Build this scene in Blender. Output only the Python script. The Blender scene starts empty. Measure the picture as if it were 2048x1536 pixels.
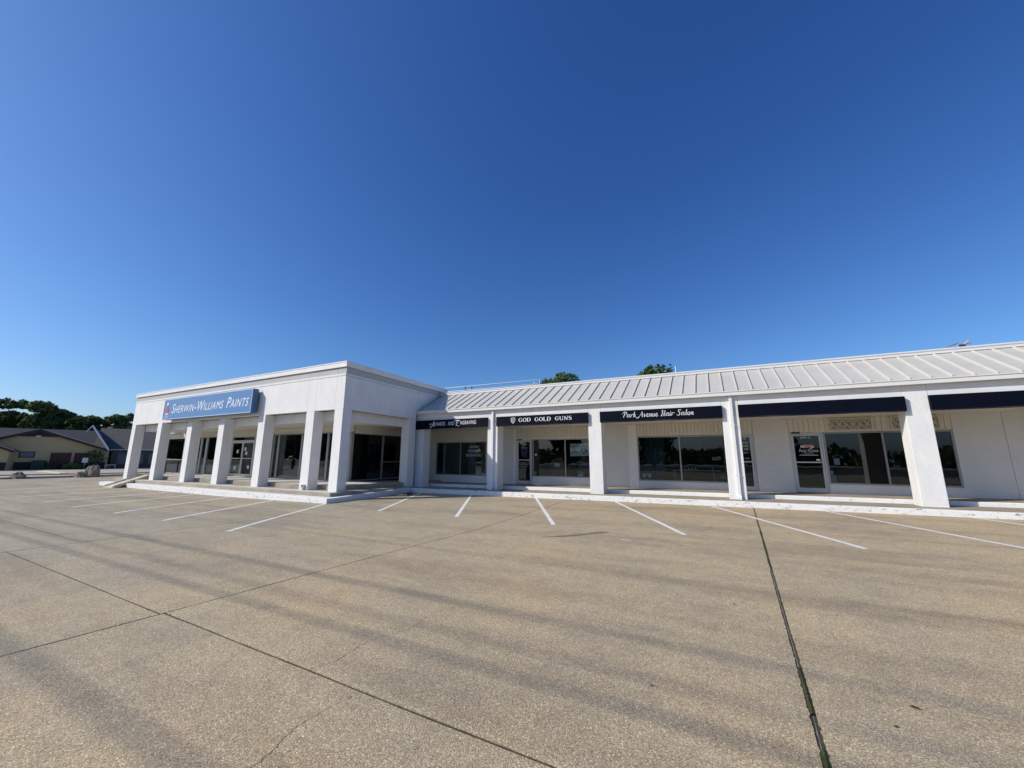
import bpy, math, random
from mathutils import Vector, Matrix, noise
import numpy as np
random.seed(7)
sc = bpy.context.scene
C = sc.collection

# ------------------------------------------------------------ camera, sky, sun
cam_d = bpy.data.cameras.new("camera")
cam = bpy.data.objects.new("camera", cam_d)
C.objects.link(cam)
sc.camera = cam
cam_d.sensor_width = 36.0
cam_d.lens = 36.0 * 772 / 2048
cam_d.clip_start = 0.05
cam_d.clip_end = 3000
PITCH, ROLL, YAW = 0.1862, 0.0035, math.radians(27.7)
fw = Vector((0, math.cos(PITCH), math.sin(PITCH)))
up = Vector((0, -math.sin(PITCH), math.cos(PITCH)))
rt = Vector((1, 0, 0))
cr, sr = math.cos(ROLL), math.sin(ROLL)
rt2 = cr * rt + sr * up
up2 = -sr * rt + cr * up
m = Matrix((rt2, up2, -fw)).transposed()
cam.matrix_world = Matrix.Translation((0, 0, 1.6)) @ (Matrix.Rotation(YAW, 3, 'Z') @ m).to_4x4()

LDIR = Vector((1.0, 0.82, -0.95)).normalized()          # the way sunlight travels
SUN_EL = math.asin(-LDIR.z)
SUN_AZ = math.atan2(-LDIR.x, -LDIR.y)                   # clockwise from +Y
world = bpy.data.worlds.new("World")
sc.world = world
world.use_nodes = True
nt = world.node_tree
bg = nt.nodes["Background"]
sky = nt.nodes.new("ShaderNodeTexSky")
sky.sky_type = 'NISHITA'
sky.sun_disc = False
sky.sun_elevation = SUN_EL
sky.sun_rotation = SUN_AZ
sky.altitude = 50
sky.air_density = 1.0
sky.dust_density = 1.0
sky.ozone_density = 3.0
# one uniform tone response over the whole dome (deep, saturated phone-camera blue)
SKY_S = 0.11
bg.inputs[1].default_value = SKY_S
_sep = nt.nodes.new("ShaderNodeSeparateColor"); _cmb = nt.nodes.new("ShaderNodeCombineColor")
nt.links.new(sky.outputs[0], _sep.inputs[0])
for _i, (_p, _g) in enumerate(((1.42, 0.96), (1.22, 1.02), (1.0, 1.20))):
    _a = nt.nodes.new("ShaderNodeMath"); _a.operation = 'MULTIPLY'; _a.inputs[1].default_value = SKY_S
    _b = nt.nodes.new("ShaderNodeMath"); _b.operation = 'POWER'; _b.inputs[1].default_value = _p
    _c = nt.nodes.new("ShaderNodeMath"); _c.operation = 'MULTIPLY'; _c.inputs[1].default_value = _g / SKY_S
    nt.links.new(_sep.outputs[_i], _a.inputs[0]); nt.links.new(_a.outputs[0], _b.inputs[0])
    nt.links.new(_b.outputs[0], _c.inputs[0]); nt.links.new(_c.outputs[0], _cmb.inputs[_i])
nt.links.new(_cmb.outputs[0], bg.inputs[0])
sun_d = bpy.data.lights.new("sun", 'SUN')
sun = bpy.data.objects.new("sun", sun_d)
C.objects.link(sun)
sun_d.energy = 4.2
sun_d.angle = math.radians(0.5)
sun_d.color = (1.0, 0.95, 0.87)
sun.rotation_euler = LDIR.to_track_quat('-Z', 'Y').to_euler()
sun.location = (-40, -40, 60)
sc.view_settings.view_transform = 'Standard'
sc.view_settings.look = 'None'
sc.view_settings.exposure = 0.0
sc.view_settings.gamma = 1.0
sc.view_settings.use_curve_mapping = False
sc.render.engine = 'CYCLES'
sc.cycles.max_bounces = 10
sc.cycles.transparent_max_bounces = 12

# ------------------------------------------------------------ materials
def N(t, kind, **kw):
    n = t.nodes.new(kind)
    for k, v in kw.items():
        setattr(n, k, v)
    return n

def mat(name, col, rough=0.7, var=0.0, vscale=2.0, bump=0.0, bscale=60.0, metallic=0.0, spec=0.4,
        col2=None, stretch=(1, 1, 1), fine=0.0, fscale=120.0):
    """plain painted/solid surface with procedural mottling (world metres) and fine relief"""
    M = bpy.data.materials.new(name)
    M.use_nodes = True
    t = M.node_tree
    b = t.nodes["Principled BSDF"]
    b.inputs["Roughness"].default_value = rough
    b.inputs["Metallic"].default_value = metallic
    b.inputs["Specular IOR Level"].default_value = spec
    b.inputs["Base Color"].default_value = (*col, 1)
    geo = N(t, "ShaderNodeNewGeometry")
    mp = N(t, "ShaderNodeMapping")
    mp.inputs["Scale"].default_value = stretch
    t.links.new(geo.outputs["Position"], mp.inputs[0])
    if var or fine or col2:
        n1 = N(t, "ShaderNodeTexNoise")
        n1.inputs["Scale"].default_value = vscale
        n1.inputs["Detail"].default_value = 6
        n1.inputs["Roughness"].default_value = 0.62
        t.links.new(mp.outputs[0], n1.inputs["Vector"])
        r = N(t, "ShaderNodeValToRGB")
        r.color_ramp.elements[0].position = 0.34
        r.color_ramp.elements[1].position = 0.66
        c2 = col2 if col2 else tuple(c * (1 - var) for c in col)
        r.color_ramp.elements[0].color = (*c2, 1)
        r.color_ramp.elements[1].color = (*col, 1)
        t.links.new(n1.outputs[0], r.inputs[0])
        out = r.outputs[0]
        if fine:
            n2 = N(t, "ShaderNodeTexNoise")
            n2.inputs["Scale"].default_value = fscale
            n2.inputs["Detail"].default_value = 3
            t.links.new(mp.outputs[0], n2.inputs["Vector"])
            mr = N(t, "ShaderNodeMapRange")
            mr.inputs[1].default_value = 0.3
            mr.inputs[2].default_value = 0.7
            mr.inputs[3].default_value = 1 - fine
            mr.inputs[4].default_value = 1 + fine
            t.links.new(n2.outputs[0], mr.inputs[0])
            mx = N(t, "ShaderNodeVectorMath", operation='MULTIPLY')
            t.links.new(out, mx.inputs[0])
            t.links.new(mr.outputs[0], mx.inputs[1])
            out = mx.outputs[0]
        t.links.new(out, b.inputs["Base Color"])
    if bump:
        n3 = N(t, "ShaderNodeTexNoise")
        n3.inputs["Scale"].default_value = bscale
        n3.inputs["Detail"].default_value = 4
        t.links.new(mp.outputs[0], n3.inputs["Vector"])
        bp = N(t, "ShaderNodeBump")
        bp.inputs["Strength"].default_value = bump
        bp.inputs["Distance"].default_value = 0.01
        t.links.new(n3.outputs[0], bp.inputs["Height"])
        t.links.new(bp.outputs[0], b.inputs["Normal"])
    return M

def mat_aggregate():
    """exposed-aggregate concrete: tan pebbles in grey paste, large worn patches, faint stains"""
    M = bpy.data.materials.new("exposed_aggregate")
    M.use_nodes = True
    t = M.node_tree
    b = t.nodes["Principled BSDF"]
    b.inputs["Roughness"].default_value = 0.85
    b.inputs["Specular IOR Level"].default_value = 0.25
    geo = N(t, "ShaderNodeNewGeometry")
    P = geo.outputs["Position"]
    def noi(scale, detail=5, rough=0.6, vec=P):
        n = N(t, "ShaderNodeTexNoise")
        n.inputs["Scale"].default_value = scale
        n.inputs["Detail"].default_value = detail
        n.inputs["Roughness"].default_value = rough
        t.links.new(vec, n.inputs["Vector"])
        return n.outputs[0]
    def ramp(fac, els):
        r = N(t, "ShaderNodeValToRGB")
        e = r.color_ramp.elements
        while len(e) < len(els):
            e.new(0.5)
        for i, (p, c) in enumerate(els):
            e[i].position = p
            e[i].color = (*c, 1)
        t.links.new(fac, r.inputs[0])
        return r.outputs[0]
    def mul(a, bb):
        v = N(t, "ShaderNodeVectorMath", operation='MULTIPLY')
        t.links.new(a, v.inputs[0]); t.links.new(bb, v.inputs[1])
        return v.outputs[0]
    # pebbles
    wob = N(t, "ShaderNodeVectorMath", operation='ADD')
    nw = N(t, "ShaderNodeTexNoise"); nw.inputs["Scale"].default_value = 40
    t.links.new(P, nw.inputs["Vector"])
    sc1 = N(t, "ShaderNodeVectorMath", operation='SCALE'); sc1.inputs["Scale"].default_value = 0.012
    t.links.new(nw.outputs["Color"], sc1.inputs[0])
    t.links.new(P, wob.inputs[0]); t.links.new(sc1.outputs[0], wob.inputs[1])
    vo = N(t, "ShaderNodeTexVoronoi"); vo.inputs["Scale"].default_value = 135
    t.links.new(wob.outputs[0], vo.inputs["Vector"])
    sep = N(t, "ShaderNodeSeparateColor"); t.links.new(vo.outputs["Color"], sep.inputs[0])
    peb = ramp(sep.outputs[0], [(0.0, (0.34, 0.255, 0.15)), (0.3, (0.46, 0.36, 0.22)), (0.75, (0.56, 0.445, 0.275)),
                                (0.93, (0.66, 0.54, 0.35)), (1.0, (0.86, 0.77, 0.56))])
    edge = ramp(vo.outputs["Distance"], [(0.0, (1.04, 1.04, 1.04)), (0.45, (1.0, 1.0, 1.0)), (0.68, (0.66, 0.66, 0.67))])
    base = mul(peb, edge)
    # grit
    g = ramp(noi(210, 3), [(0.32, (0.66, 0.655, 0.65)), (0.68, (1.36, 1.36, 1.37))])
    base = mul(base, g)
    # patches: grey worn areas and browner areas
    pat = ramp(noi(0.55, 7, 0.62), [(0.30, (0.82, 0.86, 0.92)), (0.5, (1.0, 1.0, 1.0)), (0.7, (1.12, 1.06, 0.98))])
    base = mul(base, pat)
    pat2 = ramp(noi(3.5, 6, 0.7), [(0.3, (0.86, 0.86, 0.87)), (0.52, (1.0, 1.0, 1.0)), (0.75, (1.09, 1.08, 1.05))])
    base = mul(base, pat2)
    # long tyre-rubbed streaks, roughly along the drive lane
    mp = N(t, "ShaderNodeMapping")
    mp.inputs["Rotation"].default_value = (0, 0, math.radians(35))
    mp.inputs["Scale"].default_value = (0.12, 0.9, 1)
    t.links.new(P, mp.inputs[0])
    st = ramp(noi(1.3, 5, 0.6, mp.outputs[0]), [(0.34, (0.80, 0.79, 0.79)), (0.52, (1.0, 1.0, 1.0)), (1.0, (1.05, 1.05, 1.05))])
    base = mul(base, st)
    # oil drips
    oil = ramp(noi(1.9, 2, 0.4), [(0.20, (0.78, 0.77, 0.76)), (0.29, (1, 1, 1)), (1.0, (1, 1, 1))])
    base = mul(base, oil)
    # greyer towards the far west side of the lot (older pour)
    sx = N(t, "ShaderNodeSeparateXYZ"); t.links.new(P, sx.inputs[0])
    mr = N(t, "ShaderNodeMapRange")
    mr.inputs[1].default_value = -11.5; mr.inputs[2].default_value = -4.0
    t.links.new(sx.outputs[0], mr.inputs[0])
    tone = ramp(mr.outputs[0], [(0.0, (0.86, 0.93, 1.03)), (1.0, (1.0, 1.0, 1.0))])
    base = mul(base, tone)
    # fine wandering hairline cracks
    vc = N(t, "ShaderNodeTexVoronoi", feature='DISTANCE_TO_EDGE')
    vc.inputs["Scale"].default_value = 0.30
    wn = N(t, "ShaderNodeTexNoise"); wn.inputs["Scale"].default_value = 1.6; wn.inputs["Detail"].default_value = 6
    t.links.new(P, wn.inputs["Vector"])
    ws = N(t, "ShaderNodeVectorMath", operation='SCALE'); ws.inputs["Scale"].default_value = 0.9
    t.links.new(wn.outputs["Color"], ws.inputs[0])
    wa = N(t, "ShaderNodeVectorMath", operation='ADD')
    t.links.new(P, wa.inputs[0]); t.links.new(ws.outputs[0], wa.inputs[1])
    t.links.new(wa.outputs[0], vc.inputs["Vector"])
    cm = N(t, "ShaderNodeMapRange")
    cm.inputs[1].default_value = 0.0006; cm.inputs[2].default_value = 0.0022
    cm.inputs[3].default_value = 0.45; cm.inputs[4].default_value = 1.0
    t.links.new(vc.outputs["Distance"], cm.inputs[0])
    gate = N(t, "ShaderNodeMapRange")
    gate.inputs[1].default_value = 0.62; gate.inputs[2].default_value = 0.68
    t.links.new(noi(0.33, 2), gate.inputs[0])
    mxf = N(t, "ShaderNodeMix", data_type='FLOAT')
    t.links.new(gate.outputs[0], mxf.inputs[0])
    mxf.inputs[2].default_value = 1.0
    t.links.new(cm.outputs[0], mxf.inputs[3])
    base = mul(base, mxf.outputs[0])
    t.links.new(base, b.inputs["Base Color"])
    bp = N(t, "ShaderNodeBump"); bp.inputs["Strength"].default_value = 0.35; bp.inputs["Distance"].default_value = 0.004
    bp.invert = True
    t.links.new(vo.outputs["Distance"], bp.inputs["Height"])
    t.links.new(bp.outputs[0], b.inputs["Normal"])
    return M

def mat_worn_paint(name, paint, under, amount=0.42, rough=0.65):
    """white kerb paint flaking to dark concrete"""
    M = mat(name, paint, rough, bump=0.35, bscale=35)
    t = M.node_tree
    b = t.nodes["Principled BSDF"]
    geo = N(t, "ShaderNodeNewGeometry")
    mp = N(t, "ShaderNodeMapping"); mp.inputs["Scale"].default_value = (0.7, 1.2, 1.8)
    t.links.new(geo.outputs["Position"], mp.inputs[0])
    n = N(t, "ShaderNodeTexNoise"); n.inputs["Scale"].default_value = 9; n.inputs["Detail"].default_value = 9
    n.inputs["Roughness"].default_value = 0.72
    t.links.new(mp.outputs[0], n.inputs["Vector"])
    r = N(t, "ShaderNodeValToRGB")
    r.color_ramp.elements[0].position = amount - 0.035
    r.color_ramp.elements[0].color = (*under, 1)
    r.color_ramp.elements[1].position = amount
    r.color_ramp.elements[1].color = (*[c * 0.93 for c in paint], 1)
    e = r.color_ramp.elements.new(amount + 0.12); e.color = (*paint, 1)
    t.links.new(n.outputs[0], r.inputs[0])
    t.links.new(r.outputs[0], b.inputs["Base Color"])
    return M

def mat_glass(name, tint=(0.30, 0.36, 0.38), refl=1.0):
    M = bpy.data.materials.new(name)
    M.use_nodes = True
    t = M.node_tree
    t.nodes.clear()
    o = N(t, "ShaderNodeOutputMaterial")
    tr = N(t, "ShaderNodeBsdfTransparent"); tr.inputs[0].default_value = (*tint, 1)
    gl = N(t, "ShaderNodeBsdfGlossy"); gl.inputs["Roughness"].default_value = 0.005
    gl.inputs[0].default_value = (0.9 * refl, 0.97 * refl, refl, 1)
    fr = N(t, "ShaderNodeFresnel"); fr.inputs[0].default_value = 1.5
    ml = N(t, "ShaderNodeMath", operation='MULTIPLY'); ml.inputs[1].default_value = 0.95
    ml.use_clamp = True
    mx = N(t, "ShaderNodeMixShader")
    geo = N(t, "ShaderNodeNewGeometry")
    n = N(t, "ShaderNodeTexNoise"); n.inputs["Scale"].default_value = 0.9
    t.links.new(geo.outputs["Position"], n.inputs["Vector"])
    bp = N(t, "ShaderNodeBump"); bp.inputs["Strength"].default_value = 0.05; bp.inputs["Distance"].default_value = 0.05
    t.links.new(n.outputs[0], bp.inputs["Height"]); t.links.new(bp.outputs[0], gl.inputs["Normal"])
    t.links.new(fr.outputs[0], ml.inputs[0]); t.links.new(ml.outputs[0], mx.inputs[0])
    t.links.new(tr.outputs[0], mx.inputs[1]); t.links.new(gl.outputs[0], mx.inputs[2])
    t.links.new(mx.outputs[0], o.inputs[0])
    return M

def mat_brick_paint(name, col):
    M = mat(name, col, 0.6, var=0.06, vscale=1.5)
    t = M.node_tree
    b = t.nodes["Principled BSDF"]
    geo = N(t, "ShaderNodeNewGeometry")
    sp = N(t, "ShaderNodeSeparateXYZ"); t.links.new(geo.outputs["Position"], sp.inputs[0])
    cb = N(t, "ShaderNodeCombineXYZ")
    ad = N(t, "ShaderNodeMath", operation='ADD')
    t.links.new(sp.outputs[0], ad.inputs[0]); t.links.new(sp.outputs[1], ad.inputs[1])
    t.links.new(ad.outputs[0], cb.inputs[0]); t.links.new(sp.outputs[2], cb.inputs[1])
    br = N(t, "ShaderNodeTexBrick")
    br.inputs["Scale"].default_value = 1.0
    br.inputs["Brick Width"].default_value = 0.29
    br.inputs["Row Height"].default_value = 0.064
    br.inputs["Mortar Size"].default_value = 0.007
    br.inputs["Mortar Smooth"].default_value = 0.3
    br.inputs["Color1"].default_value = (1, 1, 1, 1); br.inputs["Color2"].default_value = (0.9, 0.9, 0.9, 1)
    br.inputs["Mortar"].default_value = (0, 0, 0, 1)
    t.links.new(cb.outputs[0], br.inputs[0])
    bp = N(t, "ShaderNodeBump"); bp.inputs["Strength"].default_value = 0.9; bp.inputs["Distance"].default_value = 0.01
    t.links.new(br.outputs["Color"], bp.inputs["Height"]); t.links.new(bp.outputs[0], b.inputs["Normal"])
    return M

def mat_leaf(name, dark, light, trans=0.25):
    M = bpy.data.materials.new(name)
    M.use_nodes = True
    t = M.node_tree
    b = t.nodes["Principled BSDF"]
    b.inputs["Roughness"].default_value = 0.6
    b.inputs["Specular IOR Level"].default_value = 0.3
    geo = N(t, "ShaderNodeNewGeometry")
    n = N(t, "ShaderNodeTexNoise"); n.inputs["Scale"].default_value = 0.7; n.inputs["Detail"].default_value = 3
    t.links.new(geo.outputs["Position"], n.inputs["Vector"])
    ad = N(t, "ShaderNodeMath", operation='ADD'); ad.inputs[1].default_value = 0
    t.links.new(geo.outputs["Random Per Island"], ad.inputs[0]); t.links.new(n.outputs[0], ad.inputs[1])
    r = N(t, "ShaderNodeValToRGB")
    r.color_ramp.elements[0].position = 0.45; r.color_ramp.elements[0].color = (*dark, 1)
    r.color_ramp.elements[1].position = 1.35 / 1.0 if False else 0.98; r.color_ramp.elements[1].color = (*light, 1)
    hv = N(t, "ShaderNodeMath", operation='MULTIPLY'); hv.inputs[1].default_value = 0.75
    t.links.new(ad.outputs[0], hv.inputs[0]); t.links.new(hv.outputs[0], r.inputs[0])
    t.links.new(r.outputs[0], b.inputs["Base Color"])
    tl = N(t, "ShaderNodeBsdfTranslucent"); t.links.new(r.outputs[0], tl.inputs[0])
    mx = N(t, "ShaderNodeMixShader"); mx.inputs[0].default_value = trans
    o = t.nodes["Material Output"]
    t.links.new(b.outputs[0], mx.inputs[1]); t.links.new(tl.outputs[0], mx.inputs[2]); t.links.new(mx.outputs[0], o.inputs[0])
    return M

AGG = mat_aggregate()
STUCCO = mat("white_stucco", (0.80, 0.79, 0.765), 0.8, var=0.09, vscale=2.4, bump=0.6, bscale=60, fine=0.05, fscale=40, stretch=(1, 1, .45))
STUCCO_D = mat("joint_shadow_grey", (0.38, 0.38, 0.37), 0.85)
WHITE = mat("white_paint", (0.80, 0.79, 0.765), 0.55, var=0.09, vscale=1.6, bump=0.1, bscale=30)
FRIEZE = mat("grey_frieze_paint", (0.47, 0.46, 0.45), 0.7, var=0.06, vscale=1.5, bump=0.2, bscale=50)
BEIGE = mat("soffit_beige", (0.70, 0.66, 0.57), 0.75, var=0.05, vscale=1.0)
ROOF = mat("roof_metal_cream", (0.57, 0.545, 0.48), 0.45, var=0.10, vscale=0.9, spec=0.5, fine=0.01, fscale=8)
SEAM = mat("roof_seam_cream", (0.60, 0.575, 0.51), 0.42, spec=0.5)
GUTTER = mat("gutter_white", (0.74, 0.73, 0.70), 0.5, var=0.05, vscale=0.9, spec=0.4)
BRICKP = mat_brick_paint("painted_brick", (0.74, 0.73, 0.70))
SLAT = mat("slat_cream", (0.68, 0.64, 0.55), 0.6, var=0.05, vscale=2)
ALU = mat("aluminium_frame", (0.34, 0.34, 0.335), 0.45, metallic=0.35, var=0.08, vscale=3)
ALUW = mat("aluminium_bright", (0.52, 0.52, 0.51), 0.4, metallic=0.3)
GLASS = mat_glass("storefront_glass", (0.74, 0.79, 0.80))
GLASS_C = mat_glass("storefront_glass_clear", (0.72, 0.78, 0.78), 1.0)
NAVY = mat("navy_awning", (0.0016, 0.0035, 0.013), 0.65, var=0.3, vscale=2.5, bump=0.6, bscale=3.5, spec=0.10)
TRIMB = mat("black_trim", (0.01, 0.012, 0.02), 0.5)
LETTER = mat("white_letter", (0.82, 0.83, 0.85), 0.6)
DECAL = mat("window_decal", (0.62, 0.64, 0.66), 0.7)
DECALP = mat("violet_decal", (0.12, 0.11, 0.28), 0.7)
BLUES = mat("sign_blue", (0.09, 0.22, 0.46), 0.35, var=0.08, vscale=0.6, spec=0.5)
BLUED = mat("sign_cabinet_blue", (0.05, 0.13, 0.27), 0.45, spec=0.5)
SIGNTRIM = mat("sign_trim", (0.42, 0.55, 0.72), 0.35)
REDL = mat("sign_red", (0.62, 0.06, 0.05), 0.5)
KERB = mat_worn_paint("kerb_white_paint", (0.80, 0.80, 0.77), (0.30, 0.27, 0.22), 0.42)
KERB2 = mat_worn_paint("inner_kerb_paint", (0.80, 0.80, 0.77), (0.30, 0.27, 0.22), 0.39)
CONC = mat("step_concrete", (0.42, 0.37, 0.29), 0.9, var=0.35, vscale=2.2, bump=0.4, bscale=60, fine=0.12, fscale=40, stretch=(0.6, 1, 2.5))
CONCT = mat("walk_concrete", (0.36, 0.30, 0.225), 0.9, var=0.25, vscale=1.6, bump=0.3, bscale=80, fine=0.12, fscale=50)
CONCL = mat("tread_concrete_light", (0.62, 0.59, 0.53), 0.85, var=0.22, vscale=2.5, bump=0.3, bscale=60, fine=0.06, fscale=40)
SOIL = mat("joint_soil", (0.10, 0.085, 0.06), 0.95, col2=(0.035, 0.032, 0.022), vscale=5, fine=0.4, fscale=60)
SEALER = mat("joint_filler", (0.22, 0.19, 0.16), 0.8, var=0.5, vscale=6, fine=0.3)
MOSS = mat("joint_moss", (0.055, 0.065, 0.018), 0.95, col2=(0.03, 0.032, 0.012), vscale=30, fine=0.4, fscale=150)
PAINTL = mat_worn_paint("stall_line_paint", (0.80, 0.79, 0.74), (0.52, 0.47, 0.36), 0.42)
ASPH = mat("old_concrete_far", (0.44, 0.38, 0.29), 0.9, var=0.16, vscale=0.25, fine=0.1, fscale=6)
ROADM = mat("road_asphalt", (0.075, 0.073, 0.07), 0.85, var=0.2, vscale=0.6, fine=0.15, fscale=30)
GRASSM = mat("verge_grass", (0.07, 0.10, 0.03), 0.9, var=0.4, vscale=0.8, fine=0.2, fscale=10)
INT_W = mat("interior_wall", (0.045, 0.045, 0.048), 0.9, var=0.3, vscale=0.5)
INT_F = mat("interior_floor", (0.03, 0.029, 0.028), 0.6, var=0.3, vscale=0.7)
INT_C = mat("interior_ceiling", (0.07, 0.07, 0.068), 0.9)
ROOFF = mat("flat_roof_gravel", (0.35, 0.34, 0.32), 0.9, var=0.2, vscale=1)
BARK = mat("bark", (0.075, 0.06, 0.045), 0.9, var=0.3, vscale=5, bump=0.5, bscale=12)
LEAF_A = mat_leaf("leaf_dark", (0.038, 0.062, 0.022), (0.12, 0.18, 0.055))
LEAF_B = mat_leaf("leaf_mid", (0.03, 0.06, 0.018), (0.12, 0.18, 0.05))
LEAF_C = mat_leaf("leaf_dry_shrub", (0.06, 0.05, 0.03), (0.13, 0.10, 0.06))
TANW = mat("tan_siding", (0.62, 0.46, 0.24), 0.85, var=0.1, vscale=0.5)
WAINS = mat("dark_wainscot", (0.055, 0.04, 0.045), 0.8, var=0.2, vscale=1)
MAROON = mat("maroon_door", (0.10, 0.03, 0.03), 0.6, var=0.15, vscale=1)
DTRIM = mat("dark_trim", (0.035, 0.032, 0.045), 0.7)
SHING = mat("slate_shingle", (0.088, 0.082, 0.084), 0.85, var=0.22, vscale=1.2, fine=0.2, fscale=5)
ROCKM = mat("boulder_stone", (0.24, 0.20, 0.15), 0.9, var=0.4, vscale=2.5, bump=0.8, bscale=6)
WOODL = mat("ramp_wood", (0.62, 0.55, 0.42), 0.75, var=0.2, vscale=2, stretch=(0.5, 4, 1))
BLACK = mat("black_plastic", (0.015, 0.015, 0.017), 0.5)
GALV = mat("galvanised_steel", (0.55, 0.56, 0.57), 0.4, metallic=0.6, var=0.1)
DGREEN = mat("bin_green", (0.02, 0.05, 0.04), 0.5)
POLEW = mat("pole_wood", (0.12, 0.09, 0.065), 0.9, var=0.2, vscale=3)
CABLE = mat("cable_black", (0.02, 0.02, 0.02), 0.6)
PAPER = mat("paper_white", (0.75, 0.75, 0.72), 0.8)
BANNER = mat("banner_white", (0.80, 0.81, 0.77), 0.8, var=0.06, vscale=4)
GREENP = mat("poster_green", (0.08, 0.30, 0.18), 0.7)
YELLP = mat("sticker_yellow", (0.45, 0.42, 0.06), 0.7)
BRICKB = mat_brick_paint("brown_brick_print", (0.20, 0.09, 0.07))
BLUEP = mat("display_blue", (0.03, 0.08, 0.40), 0.6)
TEALP = mat("teal_plastic", (0.05, 0.30, 0.36), 0.5)
CURT = mat("grey_blue_curtain", (0.09, 0.14, 0.20), 0.9, var=0.2, vscale=4)
TABLEM = mat("pale_table_top", (0.42, 0.38, 0.32), 0.6)
PINK = mat("flower_pink", (0.62, 0.32, 0.28), 0.8, var=0.3, vscale=30)
PINKL = mat("flower_cream", (0.70, 0.60, 0.55), 0.8, var=0.25, vscale=30)
STAINM = mat("oil_streak", (0.24, 0.195, 0.145), 0.8, var=0.3, vscale=8, fine=0.2)
CREAMK = mat("kerb_cream_paint", (0.70, 0.64, 0.42), 0.7, var=0.1, vscale=3)

# ------------------------------------------------------------ object helpers
class MB:
    def __init__(s):
        s.v = []; s.f = []
    def box(s, x0, x1, y0, y1, z0, z1):
        b = len(s.v)
        s.v += [(x0, y0, z0), (x1, y0, z0), (x1, y1, z0), (x0, y1, z0), (x0, y0, z1), (x1, y0, z1), (x1, y1, z1), (x0, y1, z1)]
        s.f += [(b, b+3, b+2, b+1), (b+4, b+5, b+6, b+7), (b, b+1, b+5, b+4), (b+1, b+2, b+6, b+5), (b+2, b+3, b+7, b+6), (b+3, b, b+4, b+7)]
        return s
    def hexa(s, bot, top):
        b = len(s.v)
        s.v += list(bot) + list(top)
        s.f += [(b, b+3, b+2, b+1), (b+4, b+5, b+6, b+7), (b, b+1, b+5, b+4), (b+1, b+2, b+6, b+5), (b+2, b+3, b+7, b+6), (b+3, b, b+4, b+7)]
        return s
    def prism(s, poly, d):
        """poly: list of 3D points (planar), d: extrusion vector"""
        b = len(s.v); n = len(poly)
        s.v += [tuple(p) for p in poly] + [tuple(Vector(p) + Vector(d)) for p in poly]
        s.f += [tuple(range(b, b+n))[::-1], tuple(range(b+n, b+2*n))]
        for i in range(n):
            j = (i+1) % n
            s.f.append((b+i, b+j, b+n+j, b+n+i))
        return s
    def tube(s, pts, r, seg=8, r2=None):
        pts = [Vector(p) for p in pts]
        base = len(s.v); n = len(pts)
        for i, p in enumerate(pts):
            d = (pts[min(i+1, n-1)] - pts[max(i-1, 0)]).normalized()
            a = d.orthogonal().normalized() if abs(d.z) > 0.99 else d.cross(Vector((0, 0, 1))).normalized()
            c = d.cross(a)
            rr = r if r2 is None else r + (r2 - r) * i / (n - 1)
            for k in range(seg):
                t = 2*math.pi*k/seg
                s.v.append(tuple(p + rr*(math.cos(t)*a + math.sin(t)*c)))
        for i in range(n-1):
            for k in range(seg):
                k2 = (k+1) % seg
                s.f.append((base+i*seg+k, base+i*seg+k2, base+(i+1)*seg+k2, base+(i+1)*seg+k))
        s.f.append(tuple(base+k for k in range(seg))[::-1])
        s.f.append(tuple(base+(n-1)*seg+k for k in range(seg)))
        return s
    def strip(s, xs, ys, zb, zt):
        """closed block over a grid; zb, zt functions of (x, y)"""
        nx, ny = len(xs), len(ys)
        b = len(s.v)
        for z in (zb, zt):
            for y in ys:
                for x in xs:
                    s.v.append((x, y, z(x, y)))
        T = nx*ny
        for j in range(ny-1):
            for i in range(nx-1):
                a = b + j*nx + i
                s.f.append((a, a+nx, a+nx+1, a+1))
                s.f.append((a+T, a+1+T, a+nx+1+T, a+nx+T))
        for i in range(nx-1):
            a = b+i; s.f.append((a, a+1, a+1+T, a+T))
            a = b+(ny-1)*nx+i; s.f.append((a+1, a, a+T, a+1+T))
        for j in range(ny-1):
            a = b+j*nx; s.f.append((a+nx, a, a+T, a+nx+T))
            a = b+j*nx+nx-1; s.f.append((a, a+nx, a+nx+T, a+T))
        return s

def root_loc(p):
    while p is not None and p.parent is not None:
        p = p.parent
    return Vector(p.location) if p is not None else Vector((0, 0, 0))

def build(mb, name, m, parent=None, bevel=0.0, smooth=False, label=None, kind=None, loc=None):
    o0 = root_loc(parent) if parent is not None else Vector(loc or (0, 0, 0))
    me = bpy.data.meshes.new(name)
    me.from_pydata([(v[0]-o0.x, v[1]-o0.y, v[2]-o0.z) for v in mb.v], [], mb.f)
    me.materials.append(m)
    me.update()
    if smooth:
        me.polygons.foreach_set("use_smooth", [True]*len(me.polygons))
    o = bpy.data.objects.new(name, me)
    C.objects.link(o)
    if parent is not None:
        o.parent = parent
    else:
        o.location = o0
    if bevel:
        md = o.modifiers.new("bevel", 'BEVEL'); md.width = bevel; md.segments = 2; md.limit_method = 'ANGLE'
    if label: o["label"] = label
    if kind: o["kind"] = kind
    return o

def thing(name, label, cat, loc, group=None):
    o = bpy.data.objects.new(name, None)
    o.empty_display_size = 0.2
    C.objects.link(o); o.location = loc
    o["label"] = label; o["category"] = cat
    if group: o["group"] = group
    return o

def tag(o, label, cat, group=None):
    o["label"] = label; o["category"] = cat
    if group: o["group"] = group
    return o

def dup(o, parent, dx=0.0, dy=0.0, dz=0.0):
    c = o.copy(); C.objects.link(c); c.parent = parent
    c.location = Vector(o.location) + Vector((dx, dy, dz))
    return c

def part(name, m, parent, *b, bevel=0.0, label=None):
    mb = MB()
    for q in b: mb.box(*q)
    return build(mb, name, m, parent, bevel, label=label)

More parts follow.
